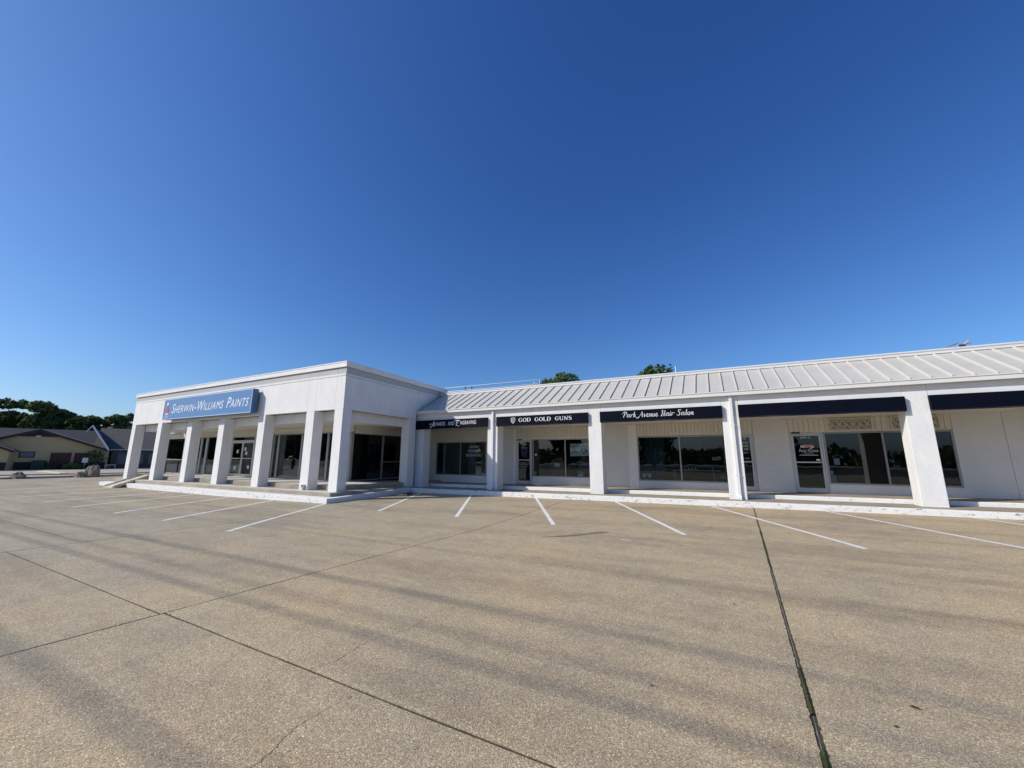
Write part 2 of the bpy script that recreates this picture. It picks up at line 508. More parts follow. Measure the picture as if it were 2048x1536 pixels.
def text_mesh(txt, shear=0.0, smallcaps=False, sx=1.0, bold=0.0):
    cu = bpy.data.curves.new("txt", 'FONT')
    cu.body = txt; cu.shear = shear; cu.extrude = 0.0; cu.resolution_u = 3
    cu.offset = bold; cu.space_character = 1.10
    if smallcaps:
        cu.small_caps_scale = 0.76
        for i, ch in enumerate(txt):
            if ch.islower():
                cu.body_format[i].use_small_caps = True
    o = bpy.data.objects.new("txt", cu)
    C.objects.link(o)
    dg = bpy.context.evaluated_depsgraph_get(); dg.update()
    me = bpy.data.meshes.new_from_object(o.evaluated_get(dg))
    bpy.data.objects.remove(o); bpy.data.curves.remove(cu)
    v = [tuple(p.co) for p in me.vertices]; f = [tuple(p.vertices) for p in me.polygons]
    bpy.data.meshes.remove(me)
    return v, f

def letters(txt, x0, x1, z0, z1, y, m, parent, name="lettering", shear=0.0, smallcaps=False, bold=0.0, raw=None, slope=0.0, th=0.004):
    """flat lettering in the plane y, fitted into the given rectangle, facing -Y"""
    v, f = raw if raw else text_mesh(txt, shear, smallcaps, bold=bold)
    xs = [p[0] for p in v]; ys = [p[1] for p in v]
    a, b, c, d = min(xs), max(xs), min(ys), max(ys)
    mb = MB()
    n = len(v)
    for dy in (0, th):
        for p in v:
            X = x0 + (p[0]-a)/(b-a)*(x1-x0)
            mb.v.append((X, y - th + dy, z0 + (p[1]-c)/(d-c)*(z1-z0) + slope*(X-x0)))
    mb.f = [tuple(q) for q in f]
    # sides
    cnt = {}
    for q in f:
        for i in range(len(q)):
            e = (q[i], q[(i+1) % len(q)])
            cnt[e] = 1
    for (i, j) in list(cnt):
        if (j, i) not in cnt:
            mb.f.append((j, i, i+n, j+n))
    return build(mb, name, m, parent)

def catmull(pts, k=6):
    P = [Vector(p) for p in pts]
    out = []
    for i in range(len(P)-1):
        p0 = P[max(i-1, 0)]; p1 = P[i]; p2 = P[i+1]; p3 = P[min(i+2, len(P)-1)]
        for j in range(k):
            t = j/k
            out.append(0.5*((2*p1) + (-p0+p2)*t + (2*p0-5*p1+4*p2-p3)*t*t + (-p0+3*p1-3*p2+p3)*t*t*t))
    out.append(P[-1])
    return out

def strokes_mesh(strokes):
    """strokes: list of (points[(x,y,w)], smooth?) -> verts, faces of flat ribbons"""
    V = []; F = []
    for pts, sm in strokes:
        pts = [Vector(p) for p in pts]
        if sm: pts = catmull(pts)
        b = len(V); n = len(pts)
        for i, p in enumerate(pts):
            d = pts[min(i+1, n-1)] - pts[max(i-1, 0)]
            d = Vector((d.x, d.y, 0)).normalized()
            nn = Vector((-d.y, d.x, 0))
            w = p.z/2
            V.append((p.x+nn.x*w, p.y+nn.y*w, 0)); V.append((p.x-nn.x*w, p.y-nn.y*w, 0))
        for i in range(n-1):
            F.append((b+2*i, b+2*i+1, b+2*i+3, b+2*i+2))
    return V, F

def arc(cx, cy, rx, ry, a0, a1, thick, thin, n=18):
    out = []
    for i in range(n+1):
        t = math.radians(a0 + (a1-a0)*i/n)
        w = thin + (thick-thin)*abs(math.cos(t))**1.5
        out.append((cx+rx*math.cos(t), cy+ry*math.sin(t), w))
    return out

def serif_glyph(ch):
    T, t = 0.17, 0.06
    S = []; L = lambda *p: S.append((list(p), False))
    if ch in 'GO':
        if ch == 'O': S.append((arc(.42, .5, .33, .46, 0, 360, T, t), False)); return S, .84
        S.append((arc(.44, .5, .35, .46, 48, 318, T, t), False))
        L((.68, .06, T), (.68, .40, T)); L((.50, .42, t), (.84, .42, t)); L((.69, .68, t), (.69, .93, t)); return S, .88
    if ch == 'D':
        L((.17, .02, T), (.17, .98, T)); L((.03, .97, t), (.40, .97, t)); L((.03, .03, t), (.40, .03, t))
        S.append((arc(.38, .5, .36, .47, -90, 90, T, t), False)); return S, .86
    if ch == 'L':
        L((.17, .02, T), (.17, .98, T)); L((.02, .97, t), (.34, .97, t)); L((.02, .03, t), (.62, .03, t)); L((.62, .0, t), (.64, .28, t)); return S, .72
    if ch == 'U':
        L((.17, .3, T), (.17, .98, T)); L((.02, .97, t), (.34, .97, t)); L((.58, .97, t), (.86, .97, t)); L((.72, .3, t*1.2), (.72, .98, t*1.2))
        S.append((arc(.445, .32, .275, .28, 180, 360, T*.8, t*1.3), False)); return S, .90
    if ch == 'N':
        L((.14, .03, t*1.2), (.14, .97, t*1.2)); L((.10, .97, T), (.76, .03, T)); L((.76, .03, t*1.2), (.76, .97, t*1.2))
        L((.02, .03, t), (.28, .03, t)); L((.62, .97, t), (.90, .97, t)); L((.0, .97, t), (.2, .97, t)); return S, .94
    if ch == 'S':
        S.append(([(.56, .80, t), (.50, .93, t), (.32, .98, t), (.14, .86, T*.8), (.16, .66, T), (.36, .53, T), (.54, .38, T), (.56, .17, T*.8), (.36, .02, t), (.16, .07, t), (.10, .22, t)], True))
        L((.56, .74, t), (.56, .97, t)); L((.10, .03, t), (.10, .30, t)); return S, .68
    return S, .42

def serif_text(txt):
    V = []; F = []; x = 0
    for ch in txt:
        S, w = serif_glyph(ch)
        S = [([(p[0]+x, p[1], p[2]) for p in pts], sm) for pts, sm in S]
        v, f = strokes_mesh(S); b = len(V)
        V += v; F += [tuple(i+b for i in q) for q in f]
        x += w + (.04 if ch != ' ' else 0.1)
    return V, F

def script_text():
    """hand-drawn brush script: Park Avenue Hair Salon"""
    k, n = .085, .035
    G = {
     'P': ([[(.18,-.02,k),(.26,.35,k),(.34,.72,k),(.38,.98,n)],[(.02,.62,n),(.05,.86,n),(.25,1.02,k),(.52,1.0,k),(.66,.80,k),(.52,.56,n),(.32,.50,n)]], .66),
     'a': ([[(.40,.44,n),(.24,.52,k),(.06,.32,k),(.10,.05,k),(.26,.04,n),(.40,.26,n)],[(.42,.52,k),(.37,.22,k),(.42,.02,k),(.54,.10,n)]], .52),
     'r': ([[(.02,.40,n),(.14,.50,k),(.10,.25,k),(.06,.0,k)],[(.11,.30,n),(.24,.50,n),(.38,.50,k),(.36,.40,n)]], .38),
     'k': ([[(.20,1.0,k),(.14,.5,k),(.06,.0,k)],[(.11,.28,n),(.30,.50,n),(.36,.40,k),(.14,.27,n)],[(.16,.27,k),(.28,.08,k),(.40,.0,n),(.48,.08,n)]], .48),
     'A': ([[(-.42,-.05,n),(-.30,-.20,k),(-.08,-.12,k),(.14,.30,n),(.42,.98,n)],[(.42,1.0,k),(.44,.5,k),(.48,.02,k),(.58,.06,n)],[(.12,.36,n),(.48,.38,n)]], .60),
     'v': ([[(.02,.46,n),(.10,.52,k),(.14,.2,k),(.20,.0,k),(.34,.25,n),(.38,.50,n)]], .42),
     'e': ([[(.06,.26,n),(.26,.32,n),(.30,.48,n),(.18,.53,k),(.06,.36,k),(.08,.06,k),(.24,.0,k),(.38,.12,n)]], .37),
     'n': ([[(.02,.44,n),(.10,.50,k),(.08,.2,k),(.05,.0,k)],[(.08,.25,n),(.22,.50,n),(.32,.46,k),(.28,.18,k),(.32,.0,k),(.42,.10,n)]], .42),
     'u': ([[(.02,.44,n),(.10,.50,k),(.06,.2,k),(.12,.0,k),(.26,.10,n),(.32,.30,n)],[(.36,.52,k),(.31,.22,k),(.35,.0,k),(.46,.10,n)]], .45),
     'H': ([[(.0,.80,n),(.06,.98,n),(.22,.98,k),(.16,.5,k),(.06,-.02,k),(-.06,.04,n)],[(.56,1.0,k),(.46,.5,k),(.40,.0,k),(.54,.06,n)],[(.10,.48,n),(.52,.52,n)]], .60),
     'i': ([[(.02,.44,n),(.12,.50,k),(.08,.2,k),(.12,.0,k),(.22,.10,n)],[(.13,.72,k),(.16,.77,k)]], .22),
     'S': ([[(.50,.78,n),(.46,.98,n),(.26,1.0,k),(.14,.78,k),(.30,.54,k),(.38,.26,k),(.22,.0,k),(.0,.04,n),(-.04,.22,n)]], .52),
     'l': ([[(.20,1.0,k),(.13,.5,k),(.10,.06,k),(.18,.0,n),(.26,.10,n)]], .26),
     'o': ([[(.24,.50,n),(.08,.42,k),(.06,.12,k),(.20,.0,k),(.36,.16,k),(.34,.42,k),(.22,.50,n)]], .42)}
    V = []; F = []; x = 0
    for ch in "Park Avenue Hair Salon":
        if ch == ' ':
            x += .46; continue
        S, w = G[ch]
        v, f = strokes_mesh([([(p[0]*1.1+x+p[1]*.10, p[1], p[2]*1.15) for p in s], True) for s in S])
        b = len(V); V += v; F += [tuple(i+b for i in q) for q in f]
        x += w*1.1 + .03
    return V, F

def ground_z(x, y):
    t = min(max((y-4)/6, 0), 1); s = t*t*(3-2*t)
    return s*min(max(.03+.0105*x, -.18), .10)
# ============================================================ SETTING
def ip(y, ys, vs): return float(np.interp(y, ys, vs))
LA = lambda y: .26 + .041*y
LB = lambda y: ip(y, [-9, 1.2, 2.2, 7.8, 14.8], [-5.6, -5.28, -5.21, -4.95, -5.25])
LC = lambda y: ip(y, [-9, 2.1, 4.4, 7.5, 11.3, 14.8], [-11.1, -10.74, -10.67, -10.68, -10.9, -11.1])
def jit(a, b, s, amp): return amp*(noise.noise((a*3.1+s, b*3.1, s*1.7)) + 0.6*noise.noise((a*14+s, b*14, s)))

# big ground sheet to the horizon
xs = [-900, -400, -200, -120, -90, -70, -60, -50, -44, -38] + [x for x in range(-34, 18, 2)] + [20, 30, 60, 120, 300, 900]
ys = [-900, -300, -120, -60, -40, -25, -18, -12, -6, 0, 4, 5, 6, 7, 8, 9, 10, 12, 14, 16, 18, 22, 30, 40, 60, 100, 300, 900]
mb = MB()
for y in ys:
    for x in xs:
        mb.v.append((x, y, ground_z(x, y) - 0.055 - (0.02 if x < -47 else 0)))
nx = len(xs)
for j in range(len(ys)-1):
    for i in range(nx-1):
        a = j*nx+i; mb.f.append((a, a+1, a+nx+1, a+nx))
ground = build(mb, "ground", ASPH, kind="structure")

lot = bpy.data.objects.new("parking_lot", None)
C.objects.link(lot); lot["kind"] = "structure"; lot.location = (0, 0, 0)

def slab(xl, xr, y0, y1, gl, gr, g0, g1, seed, stepx=0.5, stepy=0.5, amp=0.004):
    """one poured slab between the joint lines xl(y), xr(y) and the rows y0, y1; g* are half joint widths"""
    nyy = max(2, int((y1-y0)/stepy)); nxx = max(2, int((xr(y0)-xl(y0))/stepx))
    mb = MB(); T = (nxx+1)*(nyy+1)
    for lay in (0, 1):
        for j in range(nyy+1):
            y = y0 + g0 + (y1-g1-y0-g0)*j/nyy
            for i in range(nxx+1):
                a = xl(y)+gl; b = xr(y)-gr
                x = a + (b-a)*i/nxx
                yy = y
                if i == 0: x += jit(y, seed, 1, amp)
                if i == nxx: x += jit(y, seed, 2, amp)
                if i in (0, nxx) and (gl if i == 0 else gr) > .015: x += .009*noise.noise((y*23, seed, i)) + .006*noise.noise((y*60, seed, i))
                if j == 0: yy += jit(x, seed, 3, amp)
                if j == nyy: yy += jit(x, seed, 4, amp)
                z = ground_z(x, yy) + 0.0015*noise.noise((seed*3.3, x*.2, yy*.2))
                edge = i in (0, nxx) or j in (0, nyy)
                mb.v.append((x, yy, z-0.05 if lay == 0 else (z-0.003 if edge else z)))
    n1 = nxx+1
    for j in range(nyy):
        for i in range(nxx):
            a = T + j*n1+i; mb.f.append((a, a+1, a+n1+1, a+n1))
    for i in range(nxx):
        mb.f.append((i, i+1, i+1+T, i+T)); a = nyy*n1+i; mb.f.append((a+1, a, a+T, a+1+T))
    for j in range(nyy):
        a = j*n1; mb.f.append((a+n1, a, a+T, a+n1+T)); a = j*n1+nxx; mb.f.append((a, a+n1, a+n1+T, a+T))
    return build(mb, "concrete_slab", AGG, lot)
K = lambda c: (lambda y: c)
wj, nj, tj = 0.018, 0.010, 0.006
YC = 14.85
slab(LC, LB, -9, 2.17, nj, nj, tj, .011, 1); slab(LC, LB, 2.17, 7.80, nj, nj, .010, tj, 2); slab(LC, LB, 7.80, YC, nj, nj, tj, 0, 3)
slab(LB, LA, -9, 2.20, nj, wj, tj, .011, 4, .25, .25, .007); slab(LB, LA, 2.20, 7.80, nj, wj, .010, tj, 5, .25, .04, .006); slab(LB, LA, 7.80, YC, nj, wj, tj, 0, 6)
slab(LA, K(14), -9, 2.2, wj, nj, tj, .01, 7, .5, .25, .006); slab(LA, K(14), 2.2, 7.92, wj, nj, .0, tj, 8, .5, .04, .006); slab(LA, K(14), 7.92, YC, wj, nj, tj, 0, 9)
slab(K(-16.3), LC, -9, 3.05, tj, nj, tj, nj, 10); slab(K(-16.3), LC, 3.05, 9.80, tj, nj, nj, 0, 11); slab(K(-12.9), LC, 9.80, YC, 0, nj, 0, 0, 12)
slab(K(-22.2), K(-16.3), -9, 3.05, tj, tj, tj, tj, 13); slab(K(-22.2), K(-16.3), 3.05, 9.80, tj, tj, tj, 0, 14)
slab(K(-28.1), K(-22.2), -9, 3.05, tj, tj, tj, tj, 15); slab(K(-28.1), K(-22.2), 3.05, 9.80, tj, tj, tj, 0, 16)
slab(K(-34), K(-28.1), -9, 3.05, tj, tj, tj, tj, 17); slab(K(-34), K(-28.1), 3.05, 9.80, tj, tj, tj, 0, 18)
slab(K(-46.6), K(-34), -9, 3.05, tj, tj, tj, tj, 19, 1, 1); slab(K(-46.6), K(-34), 3.05, 9.8, tj, tj, tj, tj, 20, 1, 1); slab(K(-46.6), K(-34), 9.8, 24, tj, 0, tj, 0, 21, 1, 1)
mb = MB()
mb.strip([-46.6, -40, -34, -28, -22, -20.2, -20, -16, -11, -5, 0, 6, 6.6, 14], [-9, 0, 3.5] + [4+.4*q for q in range(15)] + [10.1, 12, 14.8], lambda x, y: ground_z(x, y)-.056, lambda x, y: ground_z(x, y)-.009)
build(mb, "joint_bed", SOIL, lot)
# filler and moss in the widest joint
def joint_piece(name, m, ya, yb, w, zoff, seed):
    mb = MB(); yy = ya; n = max(2, int((yb-ya)/.02)); rows = []
    for i in range(n+1):
        y = ya + (yb-ya)*i/n
        c = LA(y) + jit(y, seed, 7, .004); ww = w*(0.6+1.2*abs(noise.noise((y*9, seed, 0)))+.7*abs(noise.noise((y*34, seed, 3))))
        z = ground_z(c, y) + zoff + (.012 if m is MOSS else .004)*noise.noise((y*26, seed, 2))
        rows.append(len(mb.v)); mb.v += [(c-ww, y, z-.008), (c, y, z+.004), (c+ww, y, z-.008)]
    for i in range(n):
        a = rows[i]; b = rows[i+1]
        mb.f += [(a, a+1, b+1, b), (a+1, a+2, b+2, b+1)]
    return build(mb, name, m, lot, kind="stuff" if m is MOSS else None)
joint_piece("joint_moss", MOSS, 2.0, 3.02, .026, .002, 1)
joint_piece("joint_filler", SEALER, 3.02, 3.36, .016, -.010, 2)
joint_piece("joint_moss", MOSS, 3.36, 4.0, .022, .001, 3)
joint_piece("joint_filler", SEALER, 4.0, 7.0, .015, -.008, 4)
joint_piece("joint_moss", MOSS, 7.0, 10.4, .016, -.004, 5)
joint_piece("joint_filler", SEALER, 10.4, 14.8, .015, -.010, 6)
# stall lines
def line(a, b, w=.10):
    a = Vector((a[0], a[1])); b = Vector((b[0], b[1])); d = (b-a).normalized(); n = Vector((-d.y, d.x))*w/2
    k = 14; mb = MB()
    for i in range(k+1):
        p = a + (b-a)*i/k
        for s in (-1, 1):
            q = p + n*s*(1+.08*noise.noise((p.x*4, p.y*4, s)))
            mb.v.append((q.x, q.y, ground_z(q.x, q.y)+.004))
    for i in range(k): mb.f.append((2*i, 2*i+2, 2*i+3, 2*i+1) if n.x*d.y-n.y*d.x < 0 else (2*i, 2*i+1, 2*i+3, 2*i+2))
    return build(mb, "stall_line", PAINTL, lot)
for a, b in [((-12.74, 9.74), (-9.49, 4.92)), ((-15.83, 9.74), (-12.45, 4.92)), ((-19.0, 9.74), (-15.2, 4.85)), ((-21.9, 9.74), (-18.1, 4.8)),
             ((-24.4, 9.74), (-20.9, 4.8)), ((-27.3, 9.74), (-24.1, 4.8)), ((-30.2, 9.74), (-27.0, 4.8)), ((-33.1, 9.74), (-29.9, 4.8)),
             ((-12.6, 14.75), (-9.44, 9.13)), ((-9.75, 14.75), (-6.52, 9.14)), ((-6.63, 14.75), (-3.63, 9.09)), ((-3.45, 14.75), (-.74, 9.13)),
             ((-.33, 14.75), (2.14, 9.14)), ((2.68, 14.75), (5.05, 9.2)), ((5.7, 14.75), (8.1, 9.2)), ((8.7, 14.75), (11.1, 9.2))]:
    line(a, b, .105)
# stains on the slabs
def blotch(name, m, pts, z=.003):
    mb = MB(); mb.v = [(p[0], p[1], ground_z(*p)+z) for p in pts]; mb.f = [tuple(range(len(pts)))]
    return build(mb, name, m, lot)
blotch("oil_streak", STAINM, [(-3.35, 7.62), (-3.2, 7.66), (-2.75, 8.02), (-2.45, 8.42), (-2.2, 8.68), (-2.22, 8.76), (-2.42, 8.72), (-2.6, 8.45), (-2.85, 8.1), (-3.2, 7.72)])
def crack(pts):
    P = catmull([(a, b, 0) for a, b in pts], 14); mb = MB()
    for i, q in enumerate(P):
        x = q.x+.018*noise.noise((i*.7, pts[0][0], 0)); y = q.y+.018*noise.noise((i*.6, 5, pts[0][1])); w = .0016+.0025*abs(noise.noise((i*.5, 0, 9)))
        mb.v += [(x-w, y-w, ground_z(x, y)+.0022), (x+w, y+w, ground_z(x, y)+.0022)]
    for i in range(len(P)-1): mb.f.append((2*i, 2*i+1, 2*i+3, 2*i+2))
    return build(mb, "crack", STAINM, lot)
crack([(-2.33, 2.14), (-2.38, 1.78), (-2.30, 1.5), (-2.34, 1.2), (-2.26, .9)])
crack([(-2.62, 3.83), (-2.75, 3.45), (-2.72, 3.1), (-2.85, 2.75), (-2.82, 2.4), (-2.9, 2.2)])
crack([(-8.2, 5.5), (-7.6, 5.3), (-7.0, 5.5), (-6.3, 5.2), (-5.9, 5.35)])
crack([(3.2, 6.3), (3.5, 5.8), (3.3, 5.2), (3.7, 4.7)])
blotch("litter_scrap", PAPER, [(-1.83, 8.05), (-1.62, 8.02), (-1.61, 8.06), (-1.82, 8.09)], .006)

# ------------------------------------------------ walkway of the paint store
swalk = bpy.data.objects.new("store_walkway", None); C.objects.link(swalk); swalk["kind"] = "structure"
def fr(a, b, st): 
    n = max(1, int(abs(b-a)/st)); return [a+(b-a)*i/n for i in range(n+1)]
xs = fr(-33.6, -12.75, .35)
def wob(mb, amp, seed):
    mb.v = [(v[0]+amp*.3*noise.noise((v[0]*1.3, v[2]*5, seed)), v[1]+amp*noise.noise((v[0]*1.7, v[1]*1.7, seed+v[2]*3)), v[2]+amp*.6*noise.noise((v[0]*2.3, seed, v[1]*3))) for v in mb.v]
    return mb
mb = MB().strip(xs, [9.8, 10.02, 10.24], lambda x, y: -.30, lambda x, y: .045+.0025*(x+23))
build(wob(mb, .010, 3), "kerb", KERB, swalk, bevel=.012)
mb = MB().strip(fr(-32.9, -13.17, .4), [10.243, 10.45, 10.66, 11.13], lambda x, y: -.30, lambda x, y: .205+.001*(x+23))
build(wob(mb, .005, 5), "lower_step", CONC, swalk, bevel=.01)
mb = MB().strip(fr(-33.0, -13.9, .6), [11.134, 12, 13.3], lambda x, y: -.3, lambda x, y: .39)
build(wob(mb, .004, 6), "upper_floor", CONC, swalk, bevel=.012)
# light worn treads: thin topping on the two levels
mb = MB().strip(fr(-32.88, -13.19, .6), [10.255, 10.65], lambda x, y: .195+.001*(x+23), lambda x, y: .2085+.001*(x+23))
build(mb, "step_topping", CONCL, swalk)
mb = MB().strip(fr(-32.9, -13.95, .6), [11.15, 11.6, 12.4, 13.28], lambda x, y: .38, lambda x, y: .394)
build(mb, "floor_topping", CONCL, swalk)
# side towards the shop row: kerb and step taper into the long kerb
def lerp(a, b, t): return a+(b-a)*t
def sideblock(name, m, xo, xi, y0, y1, z0, z1, n=10, jam=.006):
    mb = MB(); R = []
    for i in range(n+1):
        t = i/n; y = lerp(y0, y1, t); a = lerp(xo[0], xo[1], t)+jam*noise.noise((y*2, 0, 0)); b = lerp(xi[0], xi[1], t); z = lerp(z0, z1, t)
        R.append(len(mb.v)); mb.v += [(a, y, -.3), (a, y, z), (b, y, z), (b, y, -.3)]
    for i in range(n):
        p, q = R[i], R[i+1]
        mb.f += [(p, p+1, q+1, q), (p+1, p+2, q+2, q+1), (p+2, p+3, q+3, q+2)]
    mb.f += [(R[0]+3, R[0]+2, R[0]+1, R[0]), (R[-1], R[-1]+1, R[-1]+2, R[-1]+3)]
    return build(mb, name, m, swalk, bevel=.01)
sideblock("side_kerb", KERB, (-12.752, -13.35), (-13.165, -13.45), 10.245, 14.82, .072, .115)
sideblock("side_step", CONC, (-13.172, -13.455), (-13.9, -13.9), 11.134, 14.82, .212, .135)
sideblock("side_floor", CONC, (-13.905, -13.905), (-15.9, -15.9), 13.304, 17.97, .385, .27)

# ------------------------------------------------ walkway of the shop row
wwalk = bpy.data.objects.new("shop_walkway", None); C.objects.link(wwalk); wwalk["kind"] = "structure"
wz = lambda x: .13 + .0085*(x+7.95)
fz = lambda x: .28 + .0080*(x+5)
CFY = 15.669; CBY = 16.231; GFY = 15.504; WY = 17.975; IKY = 16.376
mb = MB().strip(fr(-13.46, 13, .3), [YC, YC+.09, YC+.18], lambda x, y: -.3, lambda x, y: wz(x))
build(wob(mb, .009, 8), "kerb", KERB, wwalk, bevel=.014)
mb = MB().strip(fr(-13.9, 13, .6), [YC+.185, 15.6, IKY-.002], lambda x, y: -.3, lambda x, y: wz(x)-.004)
build(wob(mb, .003, 9), "walk_surface", CONCT, wwalk)
mb = MB().strip(fr(-13.9, 13, .35), [IKY, IKY+.15], lambda x, y: -.3, lambda x, y: fz(x))
build(wob(mb, .007, 10), "inner_kerb", KERB2, wwalk, bevel=.018)
mb = MB().strip(fr(-15.9, 13, 1), [IKY+.153, WY], lambda x, y: -.3, lambda x, y: fz(x)-.005)
build(mb, "inner_floor", CONCT, wwalk)

# ============================================================ PAINT STORE
store = thing("paint_store", "long white stucco paint store at the left with square columns and a flat roof", "building", (-23, 12, 0))
FY = 10.66; ZT = 5.5
SIDE = lambda y: -13.36 - .08*(y-10.66)
COLX = [(-33.03, -32.5), (-29.5, -28.97), (-25.92, -25.39), (-22.68, -22.15), (-19.2, -18.67), (-15.68, -15.15), (-13.87, -13.36)]
for i, (a, b) in enumerate(COLX[:-1]):
    part("column", STUCCO, store, (a, b, FY, 11.13, .19, 3.5), bevel=.012)
mb = MB().hexa([(-13.87, FY, .19), (-13.36, FY, .19), (SIDE(11.13), 11.13, .19), (-13.87, 11.13, .19)], [(-13.87, FY, 3.5), (-13.36, FY, 3.5), (SIDE(11.13), 11.13, 3.5), (-13.87, 11.13, 3.5)])
build(mb, "column", STUCCO, store, bevel=.012)
mb = MB().hexa([(-14.2, 14.93, .1), (SIDE(14.93), 14.93, .1), (SIDE(15.46), 15.46, .1), (-14.3, 15.46, .1)], [(-14.2, 14.93, 3.5), (SIDE(14.93), 14.93, 3.5), (SIDE(15.46), 15.46, 3.5), (-14.3, 15.46, 3.5)])
build(mb, "column", STUCCO, store, bevel=.012)
part("west_eave", WHITE, store, (-35.3, -33.05, 13.0, 18.25, 3.12, 3.35))
# facade panels split at the column edges
edges = [-33.03]
for a, b in COLX[1:-1]: edges += [a, b]
edges += [-13.87, -13.36]
g = .005
for a, b in zip(edges[:-1], edges[1:]):
    x1 = b-g if b < -13.4 else b
    part("facade_panel", STUCCO, store, (a+g if a > -33 else a, x1, FY, FY+.2, 3.503, 4.885))
    part("facade_panel", STUCCO, store, (a+g if a > -33 else a, x1, FY-.012, FY+.2, 4.90, 4.985))
    part("frieze_panel", FRIEZE, store, (a+g if a > -33 else a, x1, FY+.012, FY+.2, 4.988, 5.245))
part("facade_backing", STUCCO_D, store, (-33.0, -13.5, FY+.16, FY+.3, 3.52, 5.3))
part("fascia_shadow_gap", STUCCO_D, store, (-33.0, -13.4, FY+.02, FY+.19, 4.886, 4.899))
part("coping", WHITE, store, (-33.08, -13.31, FY-.05, FY+.35, 5.262, 5.45), bevel=.006)
part("coping_cap", WHITE, store, (-33.10, -13.29, FY-.065, FY+.37, 5.452, 5.50), bevel=.006)
def sidewall(name, m, z0, z1, off, y0, y1, t=.2):
    mb = MB().hexa([(SIDE(y0)+off-t, y0, z0), (SIDE(y0)+off, y0, z0), (SIDE(y1)+off, y1, z0), (SIDE(y1)+off-t, y1, z0)],
                   [(SIDE(y0)+off-t, y0, z1), (SIDE(y0)+off, y0, z1), (SIDE(y1)+off, y1, z1), (SIDE(y1)+off-t, y1, z1)])
    return build(mb, name, m, store)
YE = 18.25
sidewall("side_fascia", STUCCO, 3.503, 4.885, 0, FY+.205, 15.46)
sidewall("side_fascia", STUCCO, 3.9, 4.885, 0, 15.463, YE)
sidewall("side_fascia", STUCCO, 4.90, 4.985, .012, FY+.205, YE)
sidewall("side_frieze", FRIEZE, 4.988, 5.245, -.012, FY+.205, YE)
sidewall("side_coping", WHITE, 5.262, 5.45, .05, FY+.352, YE+.03, .4)
sidewall("side_coping_cap", WHITE, 5.452, 5.50, .065, FY+.372, YE+.04, .44)
part("west_fascia", STUCCO, store, (-33.03, -32.83, FY+.205, YE, 3.503, 5.25))
part("west_coping", WHITE, store, (-33.08, -32.7, FY+.352, YE, 5.262, 5.50))
part("back_parapet", WHITE, store, (-32.8, -14.2, YE, YE+.2, 4.6, 5.5))
part("flat_roof", ROOFF, store, (-32.82, -14.2, FY+.31, YE-.005, 4.7, 4.9))
part("flat_roof", ROOFF, store, (-32.9, -14.1, YE+.205, 30, 4.3, 4.6))
part("header_beam", STUCCO, store, (-32.45, -14.1, 11.133, 11.33, 3.10, 3.52), bevel=.01)
mb = MB().hexa([(-14.3, 11.335, 3.09), (-13.87, 11.335, 3.09), (-14.15, 15.3, 3.09), (-14.5, 15.3, 3.09)], [(-14.3, 11.335, 3.52), (-13.87, 11.335, 3.52), (-14.15, 15.3, 3.52), (-14.5, 15.3, 3.52)])
build(mb, "side_header_beam", STUCCO, store)
part("veranda_soffit", BEIGE, store, (-32.6, -14.3, 11.335, 13.3, 3.11, 3.16))
part("veranda_soffit", BEIGE, store, (-16.0, -14.35, 13.303, 17.95, 3.11, 3.16))
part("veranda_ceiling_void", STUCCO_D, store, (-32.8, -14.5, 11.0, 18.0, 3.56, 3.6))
# storefront wall (Y 13.3) -- built of piers, mullions and panes
SY = 13.3
part("wall_pier", WHITE, store, (-35.2, -34.9, SY, SY+.2, -.2, 3.11))
part("wall_pier", mat("dark_pier", (.10, .10, .11), .6, var=.1), store, (-24.0, -22.2, SY, SY+.1, .385, 2.80))
part("wall_head", WHITE, store, (-34.9, -15.9, SY+.06, SY+.2, 2.80, 3.11))
part("wall_plinth", CONC, store, (-34.9, -33.01, SY-.02, SY+.2, -.2, .385))
k = 0; x = -34.88
while x < -15.98:
    if k == 0: sl0 = part("slat", SLAT, store, (x, x+.150, SY+.03, SY+.058, 2.86, 3.11))
    else: dup(sl0, store, k*.158)
    x += .158; k += 1
def window(parent, x0, x1, z0, z1, y, mulls, glass=GLASS, fr_m=ALU, fw_=.05, dep=.09, rail=None, mw=None):
    """frame (part) > panes, mullions (sub-parts)"""
    f = MB(); f.box(x0, x1, y, y+dep, z1-fw_, z1); f.box(x0, x1, y-.02, y+dep, z0, z0+fw_)
    f.box(x0, x0+fw_, y, y+dep, z0+fw_, z1-fw_); f.box(x1-fw_, x1, y, y+dep, z0+fw_, z1-fw_)
    w = build(f, "window", fr_m, parent)
    xsn = [x0+fw_] + list(mulls) + [x1-fw_]
    mw = mw or .05
    for q in mulls:
        part("mullion", fr_m, w, (q-mw/2, q+mw/2, y, y+dep, z0+fw_+.001, z1-fw_-.001))
    for i in range(len(xsn)-1):
        a = xsn[i] + (mw/2 if i else 0); b = xsn[i+1] - (mw/2 if i < len(xsn)-2 else 0)
        part("pane", glass, w, (a+.001, b-.001, y+.04, y+.048, z0+fw_+.001, z1-fw_-.001))
    if rail:
        for (ra, rb, rz) in rail: part("rail", fr_m, w, (ra, rb, y-.02, y+.03, rz-.025, rz+.025))
    return w
window(store, -34.9, -30.15, .40, 2.80, SY, [-32.38], GLASS_C, rail=[(-34.85, -30.2, 1.32)])
part("wall_pier", ALU, store, (-30.15, -30.05, SY, SY+.15, .39, 2.80))
window(store, -30.05, -26.55, .40, 2.80, SY, [-29.42], GLASS, mw=.26)
